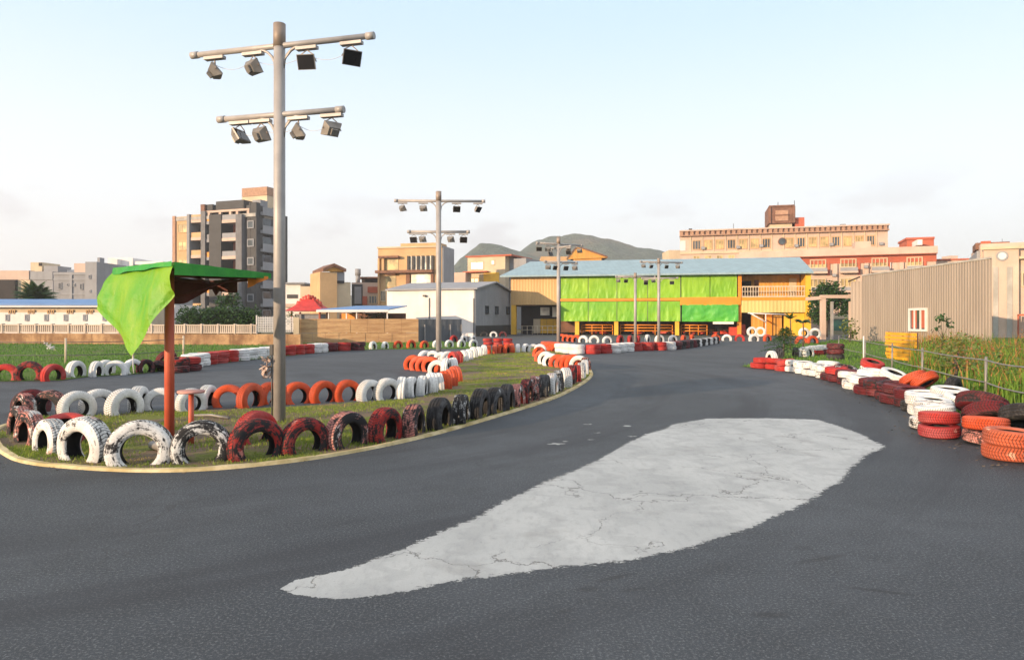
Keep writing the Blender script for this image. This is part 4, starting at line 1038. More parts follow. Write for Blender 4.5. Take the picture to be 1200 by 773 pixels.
random.seed(31); mb = MB()
ft = smooth_path([(5.15, 7.0), (5.5, 8.1), (5.35, 9.1), (5.6, 9.6), (6.1, 10.4), (6.5, 11.5), (6.75, 12.8), (7.0, 14.2), (7.35, 15.6), (7.7, 17), (7.75, 19), (7.6, 20.5), (7.2, 21.6)], step=.05)
for k in range(900):
    if k < 620:
        q = random.choice(ft); c_ = q + Vector((-abs(random.gauss(0, .22)) - .05, rnd(-.1, .1), .004))
    else:
        q = random.choice(line); c_ = q + Vector((rnd(-.05, .05), -abs(random.gauss(0, .12)) - .04, .004)) if rnd(0, 1) < .6 else q + Vector((rnd(-.1, .1), rnd(.05, .3), .016))
    a = rnd(0, 6.3); s_ = rnd(.008, .028); u = Vector((math.cos(a), math.sin(a), rnd(0, .35))) * s_; w_ = Vector((-math.sin(a), math.cos(a), rnd(0, .3))) * s_ * .5
    mb.poly([c_ - u, c_ + w_, c_ + u, c_ - w_])
tag(mb.build('leaf_litter', M['bark']), 'dry brown leaf litter along the feet of the tyre rows', 'litter', kind='stuff')

# ------------------------------------------------------------------ facades: a wall plane given by two pixels and their distances
class Facade:
    def __init__(s, pa, da, pb, db, inward=None):
        s.pa, s.da, s.pb, s.db = pa, da, pb, db
        s.A = Vector(((pa - CX) * da / FP, da, 0)); s.B = Vector(((pb - CX) * db / FP, db, 0))
        s.u = (s.B - s.A).normalized(); s.n = Vector((-s.u.y, s.u.x, 0)); s.dr = (da + db) / 2
    def d(s, px):
        k = (px - s.pa) / (s.pb - s.pa)
        return 1 / ((1 - k) / s.da + k / s.db)
    def z(s, py): return CH - (py - HY) * s.dr / FP
    def p(s, px, py, off=0.0, z=None):
        d = s.d(px)
        return Vector(((px - CX) * d / FP, d, 0)) + s.n * off + Vector((0, 0, s.z(py) if z is None else z))
    def box(s, mb, x0, x1, y0, y1, o0, o1, mi=0, z0=None, z1=None):
        """px x0..x1, py y0 (top) .. y1 (bottom), o0..o1 depth behind the plane (negative = toward the viewer)"""
        zt = s.z(y0) if z1 is None else z1; zb = s.z(y1) if z0 is None else z0
        a, b_ = s.p(x0, 0, z=0), s.p(x1, 0, z=0)
        c = []
        for z in (zb, zt):
            for q, o in ((a, o0), (b_, o0), (b_, o1), (a, o1)):
                v = q + s.n * o; c.append((v.x, v.y, z))
        return mb.hexa(c, mi)
    def part(s, name, m, root, *boxes, **kw):
        mb = MB()
        for b_ in boxes: s.box(mb, *b_, **kw)
        return mb.build(name, m, root)
    def window(s, root, x0, x1, y0, y1, fm, gm, fw=.07, mull=1, trans=0, proud=.07, name='window'):
        mb = MB(); zt, zb = s.z(y0), s.z(y1)
        w_ = (s.p(x1, 0, z=0) - s.p(x0, 0, z=0)).length; a = s.p(x0, 0, z=0)
        def bx(u0, u1, z0, z1, o0, o1):
            c = []
            for z in (z0, z1):
                for uu, o in ((u0, o0), (u1, o0), (u1, o1), (u0, o1)):
                    v = a + s.u * uu + s.n * o; c.append((v.x, v.y, z))
            mb.hexa(c)
        bx(0, fw, zb, zt, -proud, .02); bx(w_ - fw, w_, zb, zt, -proud, .02); bx(fw, w_ - fw, zt - fw, zt, -proud, .02); bx(fw, w_ - fw, zb, zb + fw, -proud - .04, .02)
        for k in range(mull): bx(w_ * (k + 1) / (mull + 1) - fw * .35, w_ * (k + 1) / (mull + 1) + fw * .35, zb + fw, zt - fw, -proud + .012, .01)
        for k in range(trans):
            zc = zb + (zt - zb) * (k + 1) / (trans + 1); bx(fw, w_ - fw, zc - fw * .3, zc + fw * .3, -proud + .017, .008)
        f = mb.build(name, fm, root)
        mb = MB(); bx(fw * .8, w_ - fw * .8, zb + fw * .8, zt - fw * .8, -.025, .005); mb.build('pane', gm, f)
        return f
def root_at(F, px, name, label, cat='building', group=None):
    return empty(name, F.p(px, 0, z=0), label, cat, group)

M['glass'] = mat_glass('window_glass'); M['glass_warm'] = mat_glass('curtained_glass', (0.26, 0.2, 0.09), .25)
M['glass_pale'] = mat_glass('pale_glass', (0.5, 0.47, 0.4), .25)
M['dark'] = mat('dark_paint_and_shade', (0.035, 0.03, 0.03), .9, .3, 1)  # near-black paint; on recesses it puts their shade into the colour
M['wpaint'] = mat('white_paint', (0.68, 0.65, 0.63), .7, .12, .5, streak=.15)
M['cream'] = mat('cream_render', (0.57, 0.46, 0.32), .8, .15, .4, streak=.2)
M['tan'] = mat('tan_render', (0.54, 0.35, 0.18), .8, .15, .4, streak=.2)
M['pinkcream'] = mat('pink_cream_render', (0.54, 0.405, 0.33), .8, .14, .4, streak=.2)
M['terracotta'] = mat('terracotta_render', (0.43, 0.11, 0.06), .8, .16, .5, streak=.15)
M['grey'] = mat('grey_render_and_shade', (0.255, 0.26, 0.28), .8, .16, .5, streak=.25)
M['ltgrey'] = mat('light_grey_render_and_shade', (0.28, 0.285, 0.305), .8, .14, .5, streak=.2)
M['dkgrey'] = mat('dark_grey_tile_and_shade', (0.045, 0.045, 0.048), .7, .2, 1.0, streak=.2)
M['brown'] = mat('brown_cladding', (0.20, 0.10, 0.065), .8, .35, 1.2, streak=.3)
M['brick'] = mat('brick_tan', (0.40, 0.24, 0.16), .85, .25, 3)
M['concrete'] = mat('concrete', (0.40, 0.38, 0.35), .85, .25, .8, streak=.35)
M['blueroof'] = mat('blue_roof_sheet', (0.10, 0.22, 0.45), .5, .15, 1)
M['palebl'] = mat_corr('pale_blue_roof_sheet', (0.26, 0.37, 0.41), 14.0, 0, .5, .15, .15)
M['yellow'] = mat('yellow_paint', (0.78, 0.43, 0.035), .55, .14, .8, streak=.2)
M['orangep'] = mat('orange_paint', (0.80, 0.27, 0.02), .55, .16, .8, streak=.15)
M['rail'] = mat('rail_paint', (0.6, 0.5, 0.38), .6, .15, 2)
M['redroof'] = mat('red_roof_paint', (0.50, 0.035, 0.03), .6, .25, 2)


# ------------------------------------------------------------------ the kart hall
H = Facade(598, 69.0, 950, 63.5)
hall = root_at(H, 774, 'kart_hall', 'long two-storey kart hall with yellow frame, green curtains and pale blue roof')
M['tanwall'] = mat_corr('tan_sheet', (0.60, 0.37, 0.15), 22.0, 0, .55, .12, .4)
M['fascia'] = mat_corr('fascia_sheet', (0.58, 0.48, 0.17), 20.0, 0, .55, .14, .4)
M['orwall'] = mat_corr('orange_sheet', (0.66, 0.32, 0.05), 16.0, 0, .55, .18, .4)
def curtain_mat(name, ca, cb):
    m, nt, b = new_mat(name)
    co = coords(nt); f = noise(nt, co, .55, 5); g = noise(nt, coords(nt, 'Object', (1, 1, .3)), 2.4, 4)
    c = mix(nt, ramp(nt, f, .3, .7), ca, cb); c = mix(nt, mth(nt, 'MULTIPLY', ramp(nt, g, .5, .7), .25), c, dark(ca, .7))
    nt.links.new(c, b.inputs['Base Color']); b.inputs['Roughness'].default_value = .5
    bump(nt, b, g, .5, .12)
    return m
M['cur1'] = curtain_mat('green_curtain', (0.16, 0.38, 0.01), (0.25, 0.47, 0.012)); M['cur2'] = curtain_mat('green_curtain_lower', (0.12, 0.36, 0.015), (0.22, 0.45, 0.012)); M['cur3'] = curtain_mat('green_curtain_cool', (0.05, 0.34, 0.04), (0.10, 0.42, 0.03))
zE = 5.75; zR = H.z(303) + .55
def hp(px, off, z): v = H.p(px, 0, off, z); return (v.x, v.y, v.z)
# roof: front slope, back slope, with thickness
mb = MB(); e0, e1, r0, r1, b0, b1_ = hp(588, -.9, zE), hp(951, -.9, zE), hp(606, 7.5, zR), hp(957, 7.5, zR), hp(606, 15, zE), hp(960, 15, zE)
dn = lambda p: (p[0], p[1], p[2] - .14)
mb.hexa([dn(e0), dn(e1), dn(r1), dn(r0), e0, e1, r1, r0]); mb.hexa([dn(r0), dn(r1), dn(b1_), dn(b0), r0, r1, b1_, b0])
mb.build('roof', M['palebl'], hall)
mb = MB(); mb.poly([hp(599, .2, zE - .14), hp(606, 7.5, zR - .16), hp(602, 14.6, zE - .14)]); mb.poly([hp(949, .2, zE - .14), hp(957, 7.5, zR - .16), hp(955, 14.6, zE - .14)]); mb.build('gable', M['tanwall'], hall)
H.part('floor_slab', M['concrete'], hall, (599, 949, 348.5, 352.5, .5, 14))
H.part('back_wall', M['brown'], hall, (599, 953, 316, 394, 13.6, 14))
H.part('side_wall', M['yellow'], hall, (944, 949.5, 320, 394, .3, 13.5)); H.part('side_wall', M['tanwall'], hall, (598.5, 601, 320, 358, .3, 13.5))
H.part('upper_wall', M['tanwall'], hall, (598.5, 653, 320.5, 356.5, .0, .2))
H.part('eave_shade_strip', M['dark'], hall, (599, 949, 320.6, 323, .25, .5))  # dark strip standing in for the shadow line under the eave
H.part('corner_column', M['yellow'], hall, (599, 604.5, 356.8, 395, -.02, .5))
H.part('corner_column', M['yellow'], hall, (943.5, 950, 322, 396, -.16, .28))
for x in (676, 722, 793.5, 866.5): H.part('column', M['yellow'] if x != 866.5 else M['orangep'], hall, (x - 2.4, x + 2.4, 350, 396, .12, .55))
H.part('beam', M['orangep'], hall, (653.5, 798, 349.4, 352.4, -.08, .1))
H.part('orange_sheet', M['orangep'], hall, (797, 868, 348.6, 357.5, -.16, -.1))
H.part('post', M['orangep'], hall, (864.8, 868.8, 322, 349, -.12, .2)); H.part('post', M['dark'], hall, (653.2, 656.6, 322.5, 395, .05, .25))
def curtain(x0, x1, y0, y1, m, seed, amp=.05, off=-.03):
    P = []
    for i in range(25):
        v = i / 24
        P.append([H.p(x0 + (x1 - x0) * j / 40, y0 + (y1 - y0) * v, off - .03 + .7 * amp * (mnoise.noise(Vector((j * .14 + seed, v * 1.6 + j * .03, seed))) + .8 * mnoise.noise(Vector((j * .3 + seed, v * 4 + j * .1, seed + 9))) + .3 * math.sin(j * .45 + seed + v * 1.5)) * (.3 + .7 * v)) for j in range(41)])
    mb = MB(); mb.grid(P); mb.build('curtain', m, hall)
xs = [657, 689.4, 723, 759, 797.5]
for i in range(4):
    curtain(xs[i] + .35, xs[i + 1] - .35, 322.6, 349.2, M['cur1'], i * 3.1)
    curtain(xs[i] + .35, xs[i + 1] - .35, 353.0, 376.3, M['cur2'], i * 5.3 + 1, .07)
curtain(798.4, 831.6, 322.8, 348.8, M['cur1'], 20); curtain(832.4, 863.5, 322.8, 348.8, M['cur1'], 23, .08)
curtain(799, 865, 357, 376.6, M['cur3'], 30, .16, -.14)
for x in (689.4, 723, 759, 797.6): H.part('curtain_rope', M['cable_dk'], hall, (x - .3, x + .3, 322.6, 376.5, -.05, -.02))
H.part('awning', M['wpaint'], hall, (835, 859, 376.8, 379.5, -.6, -.2))
# upper balcony at the right end
H.part('balcony_wall', M['orwall'], hall, (869, 943, 322, 350, 2.2, 2.35)); H.part('balcony_door', M['cream'], hall, (930, 939, 326.5, 349, 2.12, 2.18)); H.part('balcony_door', M['brown'], hall, (888, 893, 328, 349, 2.12, 2.18))
H.part('window_panel', M['dark'], hall, (871, 884, 329, 345, 2.1, 2.17))
bb = [(869, 943.4, 336.2, 337.4, -.05, .03), (869, 943.4, 347.6, 348.8, -.05, .03), (869, 943.4, 342, 342.6, -.03, .01)] + [(869.6 + k * 3.15, 870.3 + k * 3.15, 337.4, 347.6, -.035, .015) for k in range(24)]
H.part('railing', M['rail'], hall, *bb)
H.part('fascia', M['orangep'], hall, (868.8, 943.4, 349, 352.5, -.1, .12)); H.part('fascia', M['fascia'], hall, (868.8, 943.4, 352.7, 366.3, -.08, .1))
H.part('lower_wall', M['orwall'], hall, (882.5, 897, 367, 395, 1.2, 1.4), (907, 919, 367, 395, 1.2, 1.4)); H.part('lower_wall', M['yellow'], hall, (919.5, 943.4, 366.6, 396, .3, .5))
H.part('red_panel', M['orangep'], hall, (898, 906.8, 368, 395, 1.0, 1.2))
mb = MB()
mb.tube([H.p(878, 366.6, -.2), H.p(897.5, 377.5, -.25)], .07, 6); mb.tube([H.p(897, 367, -.2), H.p(897, 393, -.2)], .05, 6); mb.tube([H.p(876, 366.9, -.2), H.p(920, 368.6, -.2)], .06, 6)
mb.build('brace', M['wpaint'], hall)
# the open bay on the left: doors, dark glass, low tubular rail
H.part('bay_wall', M['dark'], hall, (605, 653, 357, 394, 2.6, 2.8)); H.part('bay_window', M['glass_pale'], hall, (628.5, 639.5, 359, 369, 2.5, 2.58)); H.part('bay_window', M['glass_pale'], hall, (643, 648.5, 358.5, 371, 2.5, 2.58))  # bay wall painted near black to hold the interior's shade
for k, (x0, x1) in enumerate(((620.4, 628.6), (629, 636.4), (636.8, 644), (644.4, 652))): H.part('bay_door', M['cream'] if k == 0 else M['yellow'], hall, (x0, x1, 373.6, 391.5, 2.3, 2.4))
mb = MB()
for x in range(612, 653, 6): mb.tube([H.p(x, 0, -.1, 0), H.p(x, 0, -.1, .85)], .025, 5)
for z in (.45, .85): mb.tube([H.p(611, 0, -.1, z), H.p(653, 0, -.1, z)], .025, 5)
tag(solo(mb, 'tube_railing', M['rail'], H.p(632, 0, -.1, 0)), 'low tubular railing across the dark bay left of the green curtains', 'railing')
# low red rails and parked karts in the dark ground floor
M['kartred'] = mat('kart_red', (0.55, 0.06, 0.03), .4, .2, 3); M['blackp'] = mat('black_plastic', (0.03, 0.03, 0.03), .5, .2, 3)
for k, (x0, x1) in enumerate(((680, 718), (726, 789), (798, 830))):
    mb = MB()
    for x in np.linspace(x0 + .6, x1 - .6, 4): mb.tube([H.p(x, 0, .9, 0), H.p(x, 0, .9, .95)], .05, 6)
    for z in (.4, .68, .95): mb.tube([H.p(x0, 0, .86, z), H.p(x1, 0, .86, z)], .055, 6)
    tag(solo(mb, 'low_barrier', M['orangep'], H.p((x0 + x1) / 2, 0, .9, 0)), ('low orange rail under the leftmost green curtains', 'longest low orange rail under the middle green curtains', 'low orange rail under the cool green loose curtain')[k], 'barrier', 'orange rails under the curtains')
def kart(loc, yaw, label):
    t = empty('go_kart', loc, label, 'go-kart', 'go-karts parked in the hall'); t.rotation_euler.z = yaw
    mb = MB(); mb.box(-.28, .28, -.8, .75, .08, .14); mb.build('chassis', M['blackp'], t, world=False)
    mb = MB(); mb.hexa([(-.3, -1.0, .1), (.3, -1.0, .1), (.34, -.55, .1), (-.34, -.55, .1), (-.22, -.98, .26), (.22, -.98, .26), (.25, -.5, .42), (-.25, -.5, .42)])
    for sx in (-1, 1): mb.box(sx * .42 - .13, sx * .42 + .13, -.35, .4, .1, .3)
    mb.tube([(-.62, .9, .22), (.62, .9, .22)], .06, 8); mb.tube([(-.55, -1.05, .18), (.55, -1.05, .18)], .05, 8)
    mb.build('body', M['kartred'], t, world=False)
    mb = MB(); mb.box(-.2, .2, -.05, .4, .15, .22); mb.hexa([(-.2, .32, .2), (.2, .32, .2), (.2, .42, .2), (-.2, .42, .2), (-.18, .5, .75), (.18, .5, .75), (.18, .58, .75), (-.18, .58, .75)]); mb.build('seat', M['blackp'], t, world=False)
    mb = MB(); R = Matrix.Rotation(.6, 4, 'X')
    ring = [tuple(R @ Vector((.15 * math.cos(a), .15 * math.sin(a), 0)) + Vector((0, -.3, .56))) for a in np.linspace(0, 2 * PI, 17)]
    mb.tube(ring, .016, 6); mb.tube([(0, -.3, .56), (0, -.6, .2)], .015, 5); mb.build('steering_wheel', M['blackp'], t, world=False)
    for sx, y, r in ((-.5, -.6, .14), (.5, -.6, .14), (-.55, .6, .16), (.55, .6, .16)):
        mb = MB(); mb.revolve([(-.07, r * .4), (-.08, r * .8), (-.05, r), (.05, r), (.08, r * .8), (.07, r * .4)], 18, closed=True)
        mb.v = [(b_ + sx, a + y, c_ + r) for a, b_, c_ in mb.v]; mb.build('wheel', M['liner'], t, world=False)
for px, off, yaw, lab in ((700, 2.4, .4, 'red go-kart under the leftmost green curtains'), (748, 2.6, -.3, 'red go-kart behind the longest orange rail'), (816, 2.2, .8, 'red go-kart turned sideways under the loose cool green curtain'), (846, 1.8, .2, 'red go-kart by the white awning at the curtain edge'), (778, 3.0, 1.2, 'red go-kart deepest in the dark bay behind the taller pole')):
    kart(H.p(px, 0, off, 0), yaw, lab)
tag(solo(H.box(H.box(MB(), 855, 865, 383, 0, .2, 1.0, z0=0), 869, 875, 380, 0, .9, 1.6, z0=0), 'red_cabinet', M['kartred'], H.p(862, 0, .5, 0)), 'red box and stand beside the orange column of the hall', 'cabinet')

# ------------------------------------------------------------------ ribbed shed on the right (long wall runs away from the camera)
S = Facade(1160, 35.0, 1010, 49.0)
S.n = -S.n
shed = root_at(S, 1085, 'ribbed_shed', 'tan ribbed metal shed with one white framed window on the right')
M['ribtan'] = mat_corr('ribbed_tan_sheet', (0.335, 0.275, 0.225), 26.0, 1, .55, .12, .8)
hS = 4.52; A_, B_ = S.p(1160, 0, z=0), S.p(1010, 0, z=0)
rt = Vector((.47, .88, 0)).normalized()
def quadwall(a, b_, h, m, name, root, th=.1):
    mb = MB(); n_ = Vector((b_ - a)).cross(Vector((0, 0, 1))).normalized() * th
    mb.hexa([tuple(v) for v in (a, b_, b_ + n_, a + n_, a + Vector((0, 0, h)), b_ + Vector((0, 0, h)), b_ + n_ + Vector((0, 0, h)), a + n_ + Vector((0, 0, h)))])
    return mb.build(name, m, root)
quadwall(A_, B_, hS, M['ribtan'], 'long_wall', shed)
quadwall(A_ + Vector((.1, .02, 0)), A_ + rt * 6, hS, M['ribtan'], 'end_wall', shed, -.1)
C2 = B_ + Vector((-.42, .75, 0)); quadwall(B_, C2, hS - .35, M['ribtan'], 'annex_wall', shed)
mb = MB(); up = Vector((0, 0, hS)); n_ = -rt * .12
a, b_, c_, d_ = A_ + up - rt * .1 - Vector((0, .12, 0)), B_ + up - rt * .12, B_ + up + rt * 6, A_ + up + rt * 6 - Vector((0, .12, 0))
mb.hexa([tuple(v) for v in (a, b_, c_ + Vector((0, 0, -.2)), d_ + Vector((0, 0, -.2)), a + Vector((0, 0, .1)), b_ + Vector((0, 0, .1)), c_ + Vector((0, 0, -.1)), d_ + Vector((0, 0, -.1)))])
mb.build('roof', M['concrete'], shed)
quadwall(C2 + Vector((-.1, .05, hS - .37)), B_ + Vector((-.12, 0, hS - .1)), .08, M['dark'], 'annex_eave', shed)
wn = S.window(shed, 1087, 1066, 361, 388, M['wpaint'], M['glass'], fw=.13, mull=2, proud=.1)
mb = MB(); S.box(mb, 1069, 1075, 363, 384, -.035, -.027); S.box(mb, 1080.5, 1086, 363, 384, -.035, -.027); mb.build('curtain', M['terracotta'], wn)
S.box(MB(), 0, 1, 0, 1, 0, 1)

# yellow slatted panel leaning before the shed
M['ypanel'] = mat('panel_yellow', (0.80, 0.38, 0.02), .5, .15, 2, streak=.2)
Y = Facade(1038, 27.0, 1074, 24.5)
yp = root_at(Y, 1056, 'slatted_panel', 'orange-yellow slatted panel standing in the grass before the ribbed shed', 'panel')
Y.part('board', M['ypanel'], yp, *[(1038.5, 1073.5, 389.5 + k * 4.4, 393.2 + k * 4.4, -.03 - .02 * (k % 2), .03) for k in range(4)])
Y.part('board', M['ypanel'], yp, *[(1039, 1072, 408.5 + k * 4.6, 412.4 + k * 4.6, -.03 - .02 * (k % 2), .03) for k in range(3)])
mb = MB()
for x in (1040, 1056, 1072): mb.tube([Y.p(x, 0, .07, 0), Y.p(x, 389, .07)], .04, 6)
mb.tube([Y.p(1056, 400, .1), Y.p(1058, 0, 1.1, 0)], .03, 6)
mb.build('frame', M['brown'], yp)

# wire / tube rail fence along the right verge
fp = [Vector((6.75, 8.0, 0)), Vector((7.5, 10.25, 0)), Vector((8.12, 12.0, 0)), Vector((9.2, 15.7, 0)), Vector((10.1, 18.6, 0)), Vector((11.2, 22.2, 0)), Vector((12.6, 27.0, 0))]
rf = empty('rail_fence', (9.2, 15.7, 0), 'thin grey two-rail fence along the weeds behind the right barrier', 'fence')
for i, p in enumerate(fp):
    if i in (1,): continue
    mb = MB(); mb.tube([p, p + Vector((.01, 0, .86))], .022, 8); mb.build('post', M['lamp_body'], rf)
for z in (.8, .42):
    pts = []
    for a, b_ in zip(fp, fp[1:]):
        for k in range(4): pts.append(a + (b_ - a) * k / 4 + Vector((0, 0, z - .02 * math.sin(PI * k / 4))))
    pts.append(fp[-1] + Vector((0, 0, z)))
    mb = MB(); mb.tube(pts, .0125, 7); mb.build('rail', M['lamp_body'], rf)
p = gp(1012, 433); mb = MB(); mb.tube([p, p + Vector((0, 0, 1.0))], .02, 8); mb.revolve([(0, .12), (.1, .09), (.14, .04)], 14, axis='Z')
mb.v[-42:] = [(x + p.x, y + p.y, z) for x, y, z in mb.v[-42:]]
tag(solo(mb, 'marker_post', M['wpaint'], p), 'white marker post standing by the right stacked barrier', 'post')
# rusty top on the post is a dry tuft: leave bare

# tan portal frame between the hall and the shed
Gf = Facade(962, 52, 1004, 52)
gt = root_at(Gf, 980, 'portal_frame', 'tan portal frame before the dark tree right of the yellow hall', 'gate')
Gf.part('post', M['pinkcream'], gt, (963, 968, 349.5, 0, 0, .35), z0=0); Gf.part('post', M['steel'], gt, (975, 977.5, 353.2, 0, .1, .28), z0=0)
Gf.part('post', M['pinkcream'], gt, (997, 1001, 353.2, 0, 0, .35), z0=0)
Gf.part('beam', M['pinkcream'], gt, (963, 1003, 345.5, 349.3, -.05, .4)); Gf.part('side_beam', M['pinkcream'], gt, (960.5, 962.8, 347, 351, 0, 2.5))

# ------------------------------------------------------------------ grey-brown apartment tower on the left
M['tower_grey'] = mat('tower_grey_tile', (0.145, 0.145, 0.155), .75, .2, 1.0, streak=.3)
T = Facade(203.5, 123, 300, 117)
T2 = Facade(300, 117, 336.5, 124.6)
tw = root_at(T, 262, 'apartment_tower', 'tall grey and tan apartment tower with stacked balconies and rooftop block')
T.part('core', M['dark'], tw, (205, 292, 256, 0, 2.0, 7.8), z0=0)  # core coloured near black so the balcony recesses look shaded
FL = [255 + 21.0 * k for k in range(7)]
T.part('bay_wall', M['tan'], tw, (204, 221.5, 251.5, 0, 0, 2.1), z0=0)
T.part('edge_pier', M['brick'], tw, (203.2, 206.5, 250.5, 0, -.25, -.01), z0=0)
for y in FL[:7]:
    T.window(tw, 208.5, 219.5, y + 5, y + 16, M['tan'], M['glass_warm'], mull=1, fw=.12)
T.part('pier', M['grey'], tw, (220.6, 223.6, 249.5, 0, -.35, 2.0), z0=0)
T.part('pier', M['tower_grey'], tw, (237, 242, 247, 0, -.35, 2.0), z0=0); T.part('pier', M['dkgrey'], tw, (248, 262, 252, 0, -.6, 2.0), z0=0)
T.part('pier', M['tower_grey'], tw, (279.5, 286.5, 253.5, 0, -.7, 2.0), z0=0); T.part('pier', M['dkgrey'], tw, (288.2, 299.8, 243, 0, .1, 2.1), z0=0)
def balcony(F, x0, x1, y, slab, railm, o=-.1, dep=1.9, kind='balcony'):
    mb = MB(); F.box(mb, x0, x1, y, y + 3.6, o, dep); f = mb.build(kind, slab, tw)
    mb = MB(); F.box(mb, x0 + .3, x1 - .3, y - 5.8, y - .05, o + .05, o + .12); mb.build('balustrade', railm, f)
for k, y in enumerate(FL + [402]):
    balcony(T, 223.8, 236.8, y + 1, M['pinkcream'], M['tan']); balcony(T, 242.3, 247.8, y + 4, M['ltgrey'], M['grey'] if k % 2 else M['orangep'])
    balcony(T, 262.4, 279.3, y + 4, M['pinkcream'], M['ltgrey'], -.5)
T.part('terracotta_strip', M['terracotta'], tw, (264, 267.5, 258, 0, 1.9, 2.15), z0=0)
for y in FL: 
    T.window(tw, 289.8, 297.5, y + 6, y + 15, M['ltgrey'], M['glass'], fw=.16, mull=0)
T2.part('side_wall', M['dkgrey'], tw, (300.3, 336, 241, 0, 1.2, 1.5), z0=0)  # right face kept dark grey: its shade is part of the colour
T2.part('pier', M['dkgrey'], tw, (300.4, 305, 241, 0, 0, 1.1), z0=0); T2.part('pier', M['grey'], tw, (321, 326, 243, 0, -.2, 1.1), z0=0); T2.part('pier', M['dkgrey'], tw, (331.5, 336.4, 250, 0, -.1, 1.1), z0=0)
for y in FL + [402]:
    balcony(T2, 305.4, 320.6, y - 4, M['ltgrey'], M['ltgrey'], -.5, 1.1); balcony(T2, 326.4, 331.2, y - 4, M['ltgrey'], M['grey'], -.3, 1.1)
    T2.window(tw, 308, 318, y + 3, y + 13, M['ltgrey'], M['glass'], fw=.12, mull=1, proud=-1.12)
# roof storey, tanks and the sign block
T.part('roof_slab', M['concrete'], tw, (204, 299.8, 252.6, 256.5, -.1, 7.8))
T.part('parapet', M['brown'], tw, (235, 239.5, 238.5, 252.4, 0, 4)); T.part('roof_beam', M['pinkcream'], tw, (240, 292, 246.6, 249, 0, .6)); [T.part('roof_column', M['pinkcream'], tw, (x, x + 2.6, 249.1, 252.4, .05, .5)) for x in (243, 256, 268, 276, 289)]
T.part('roof_room', M['dark'], tw, (241, 291, 247.6, 252.5, 1.2, 6)); T.part('roof_tank', M['dkgrey'], tw, (238, 247, 238.6, 246.4, .4, 3), (251.5, 284, 236, 246.4, .3, 4))
T.part('stair_block', M['cream'], tw, (268, 298, 228.6, 252.4, 3.2, 7.5)); T.part('sign_block', M['brick'], tw, (268.4, 298.4, 218.5, 228.4, 3.1, 7.6)); T.part('stair_side', M['grey'], tw, (290, 299.5, 236, 252.4, 1.2, 3.0))

# ------------------------------------------------------------------ houses on the far left
def house(F, x0, x1, ytop, depth, m, name, label, cat='building', par=None, pm=None, group=None):
    r = root_at(F, (x0 + x1) / 2, name, label, cat, group)
    F.part('wall', m, r, (x0, x1, ytop, 0, 0, depth), z0=0)
    if par: F.part('parapet', pm or m, r, (x0 - .4, x1 + .4, ytop - par, ytop - .1, -.15, depth + .15))
    return r
L1 = Facade(-30, 95, 62, 95)
r = house(L1, -30, 62, 328, 12, M['ltgrey'], 'flat_house', 'low grey house with peach parapet and dark shutter on the far left'); L1.part('parapet', M['pinkcream'], r, (-30, 35, 317, 327.8, -.2, 1)); L1.part('parapet', M['ltgrey'], r, (35.3, 62, 318, 327.8, -.1, 1))
L1.part('shutter', M['dark'], r, (-30, 21, 327.9, 0, -.6, -.05), z0=0); L1.part('wall_panel', M['cream'], r, (22, 36, 328, 0, -.15, -.02), z0=0)
L1.part('roof_room', M['cream'], r, (12, 26, 304.5, 317.6, 4, 8)); L1.part('roof_room', M['dark'], r, (22.5, 26.2, 305, 309, 3.9, 4)); L1.part('roof_tank', M['ltgrey'], r, (34, 51, 309.5, 317.6, 3, 6)); L1.part('roof_slab', M['wpaint'], r, (8, 62, 313, 317.5, 5, 12))
L2 = Facade(63, 88, 115, 88)
r = house(L2, 63, 102, 321, 10, M['grey'], 'flat_house', 'house with shade painted mid grey, two small windows and a side stair tower'); L2.part('parapet', M['ltgrey'], r, (63, 102, 319, 322, -.1, .1))  # wall greyed down as if turned away from the sun
L2.part('roof_room', M['pinkcream'], r, (63.5, 102, 305.5, 320.8, 4, 9)); L2.part('stair_tower', M['ltgrey'], r, (102.2, 115.5, 307, 0, -.4, 9), z0=0); L2.part('band', M['ltgrey'], r, (63, 102, 326.5, 328.2, -.08, 0), (63, 102, 344, 345.5, -.08, 0)); L2.part('pier', M['ltgrey'], r, (82, 85, 322, 0, -.12, 0), z0=0); L2.part('chimney', M['grey'], r, (103, 106, 300, 306.8, 2, 3))
for x0, x1, y0, y1 in ((68.5, 72.5, 331, 339), (93.5, 97.5, 332, 339.5), (106, 109, 322, 327), (107, 109, 339.5, 343), (78, 81, 332, 335), (86, 88.5, 332, 335.5)): L2.window(r, x0, x1, y0, y1, M['ltgrey'], M['glass'], fw=.08, mull=0 if x1 - x0 < 3.5 else 1, proud=.08 if x0 < 103 else .48)
L3 = Facade(116, 98, 180, 98)
r = house(L3, 116, 180, 317, 12, M['ltgrey'], 'flat_house', 'pale house with dark balcony openings behind the green tarpaulin'); L3.part('parapet', M['wpaint'], r, (112, 142, 300, 316.8, 3, 9), (120, 128, 302, 316.5, 2, 3), (141.5, 178, 304, 308, 3.2, 9)); L3.part('upper_wall', M['grey'], r, (142, 178, 308.2, 316.8, 4, 9)); L3.part('opening', M['dark'], r, (142, 149, 308.3, 316.7, 3.6, 3.9), (120, 131, 319.5, 328, -.05, .2), (118, 131, 335, 343, -.05, .2))
L3.part('slab', M['ltgrey'], r, (116, 140, 328.3, 331, -.8, 0), (116, 140, 316, 318.4, -.6, 0)); L3.part('roof_tank', M['wpaint'], r, (128, 133, 299, 300, 4, 6))
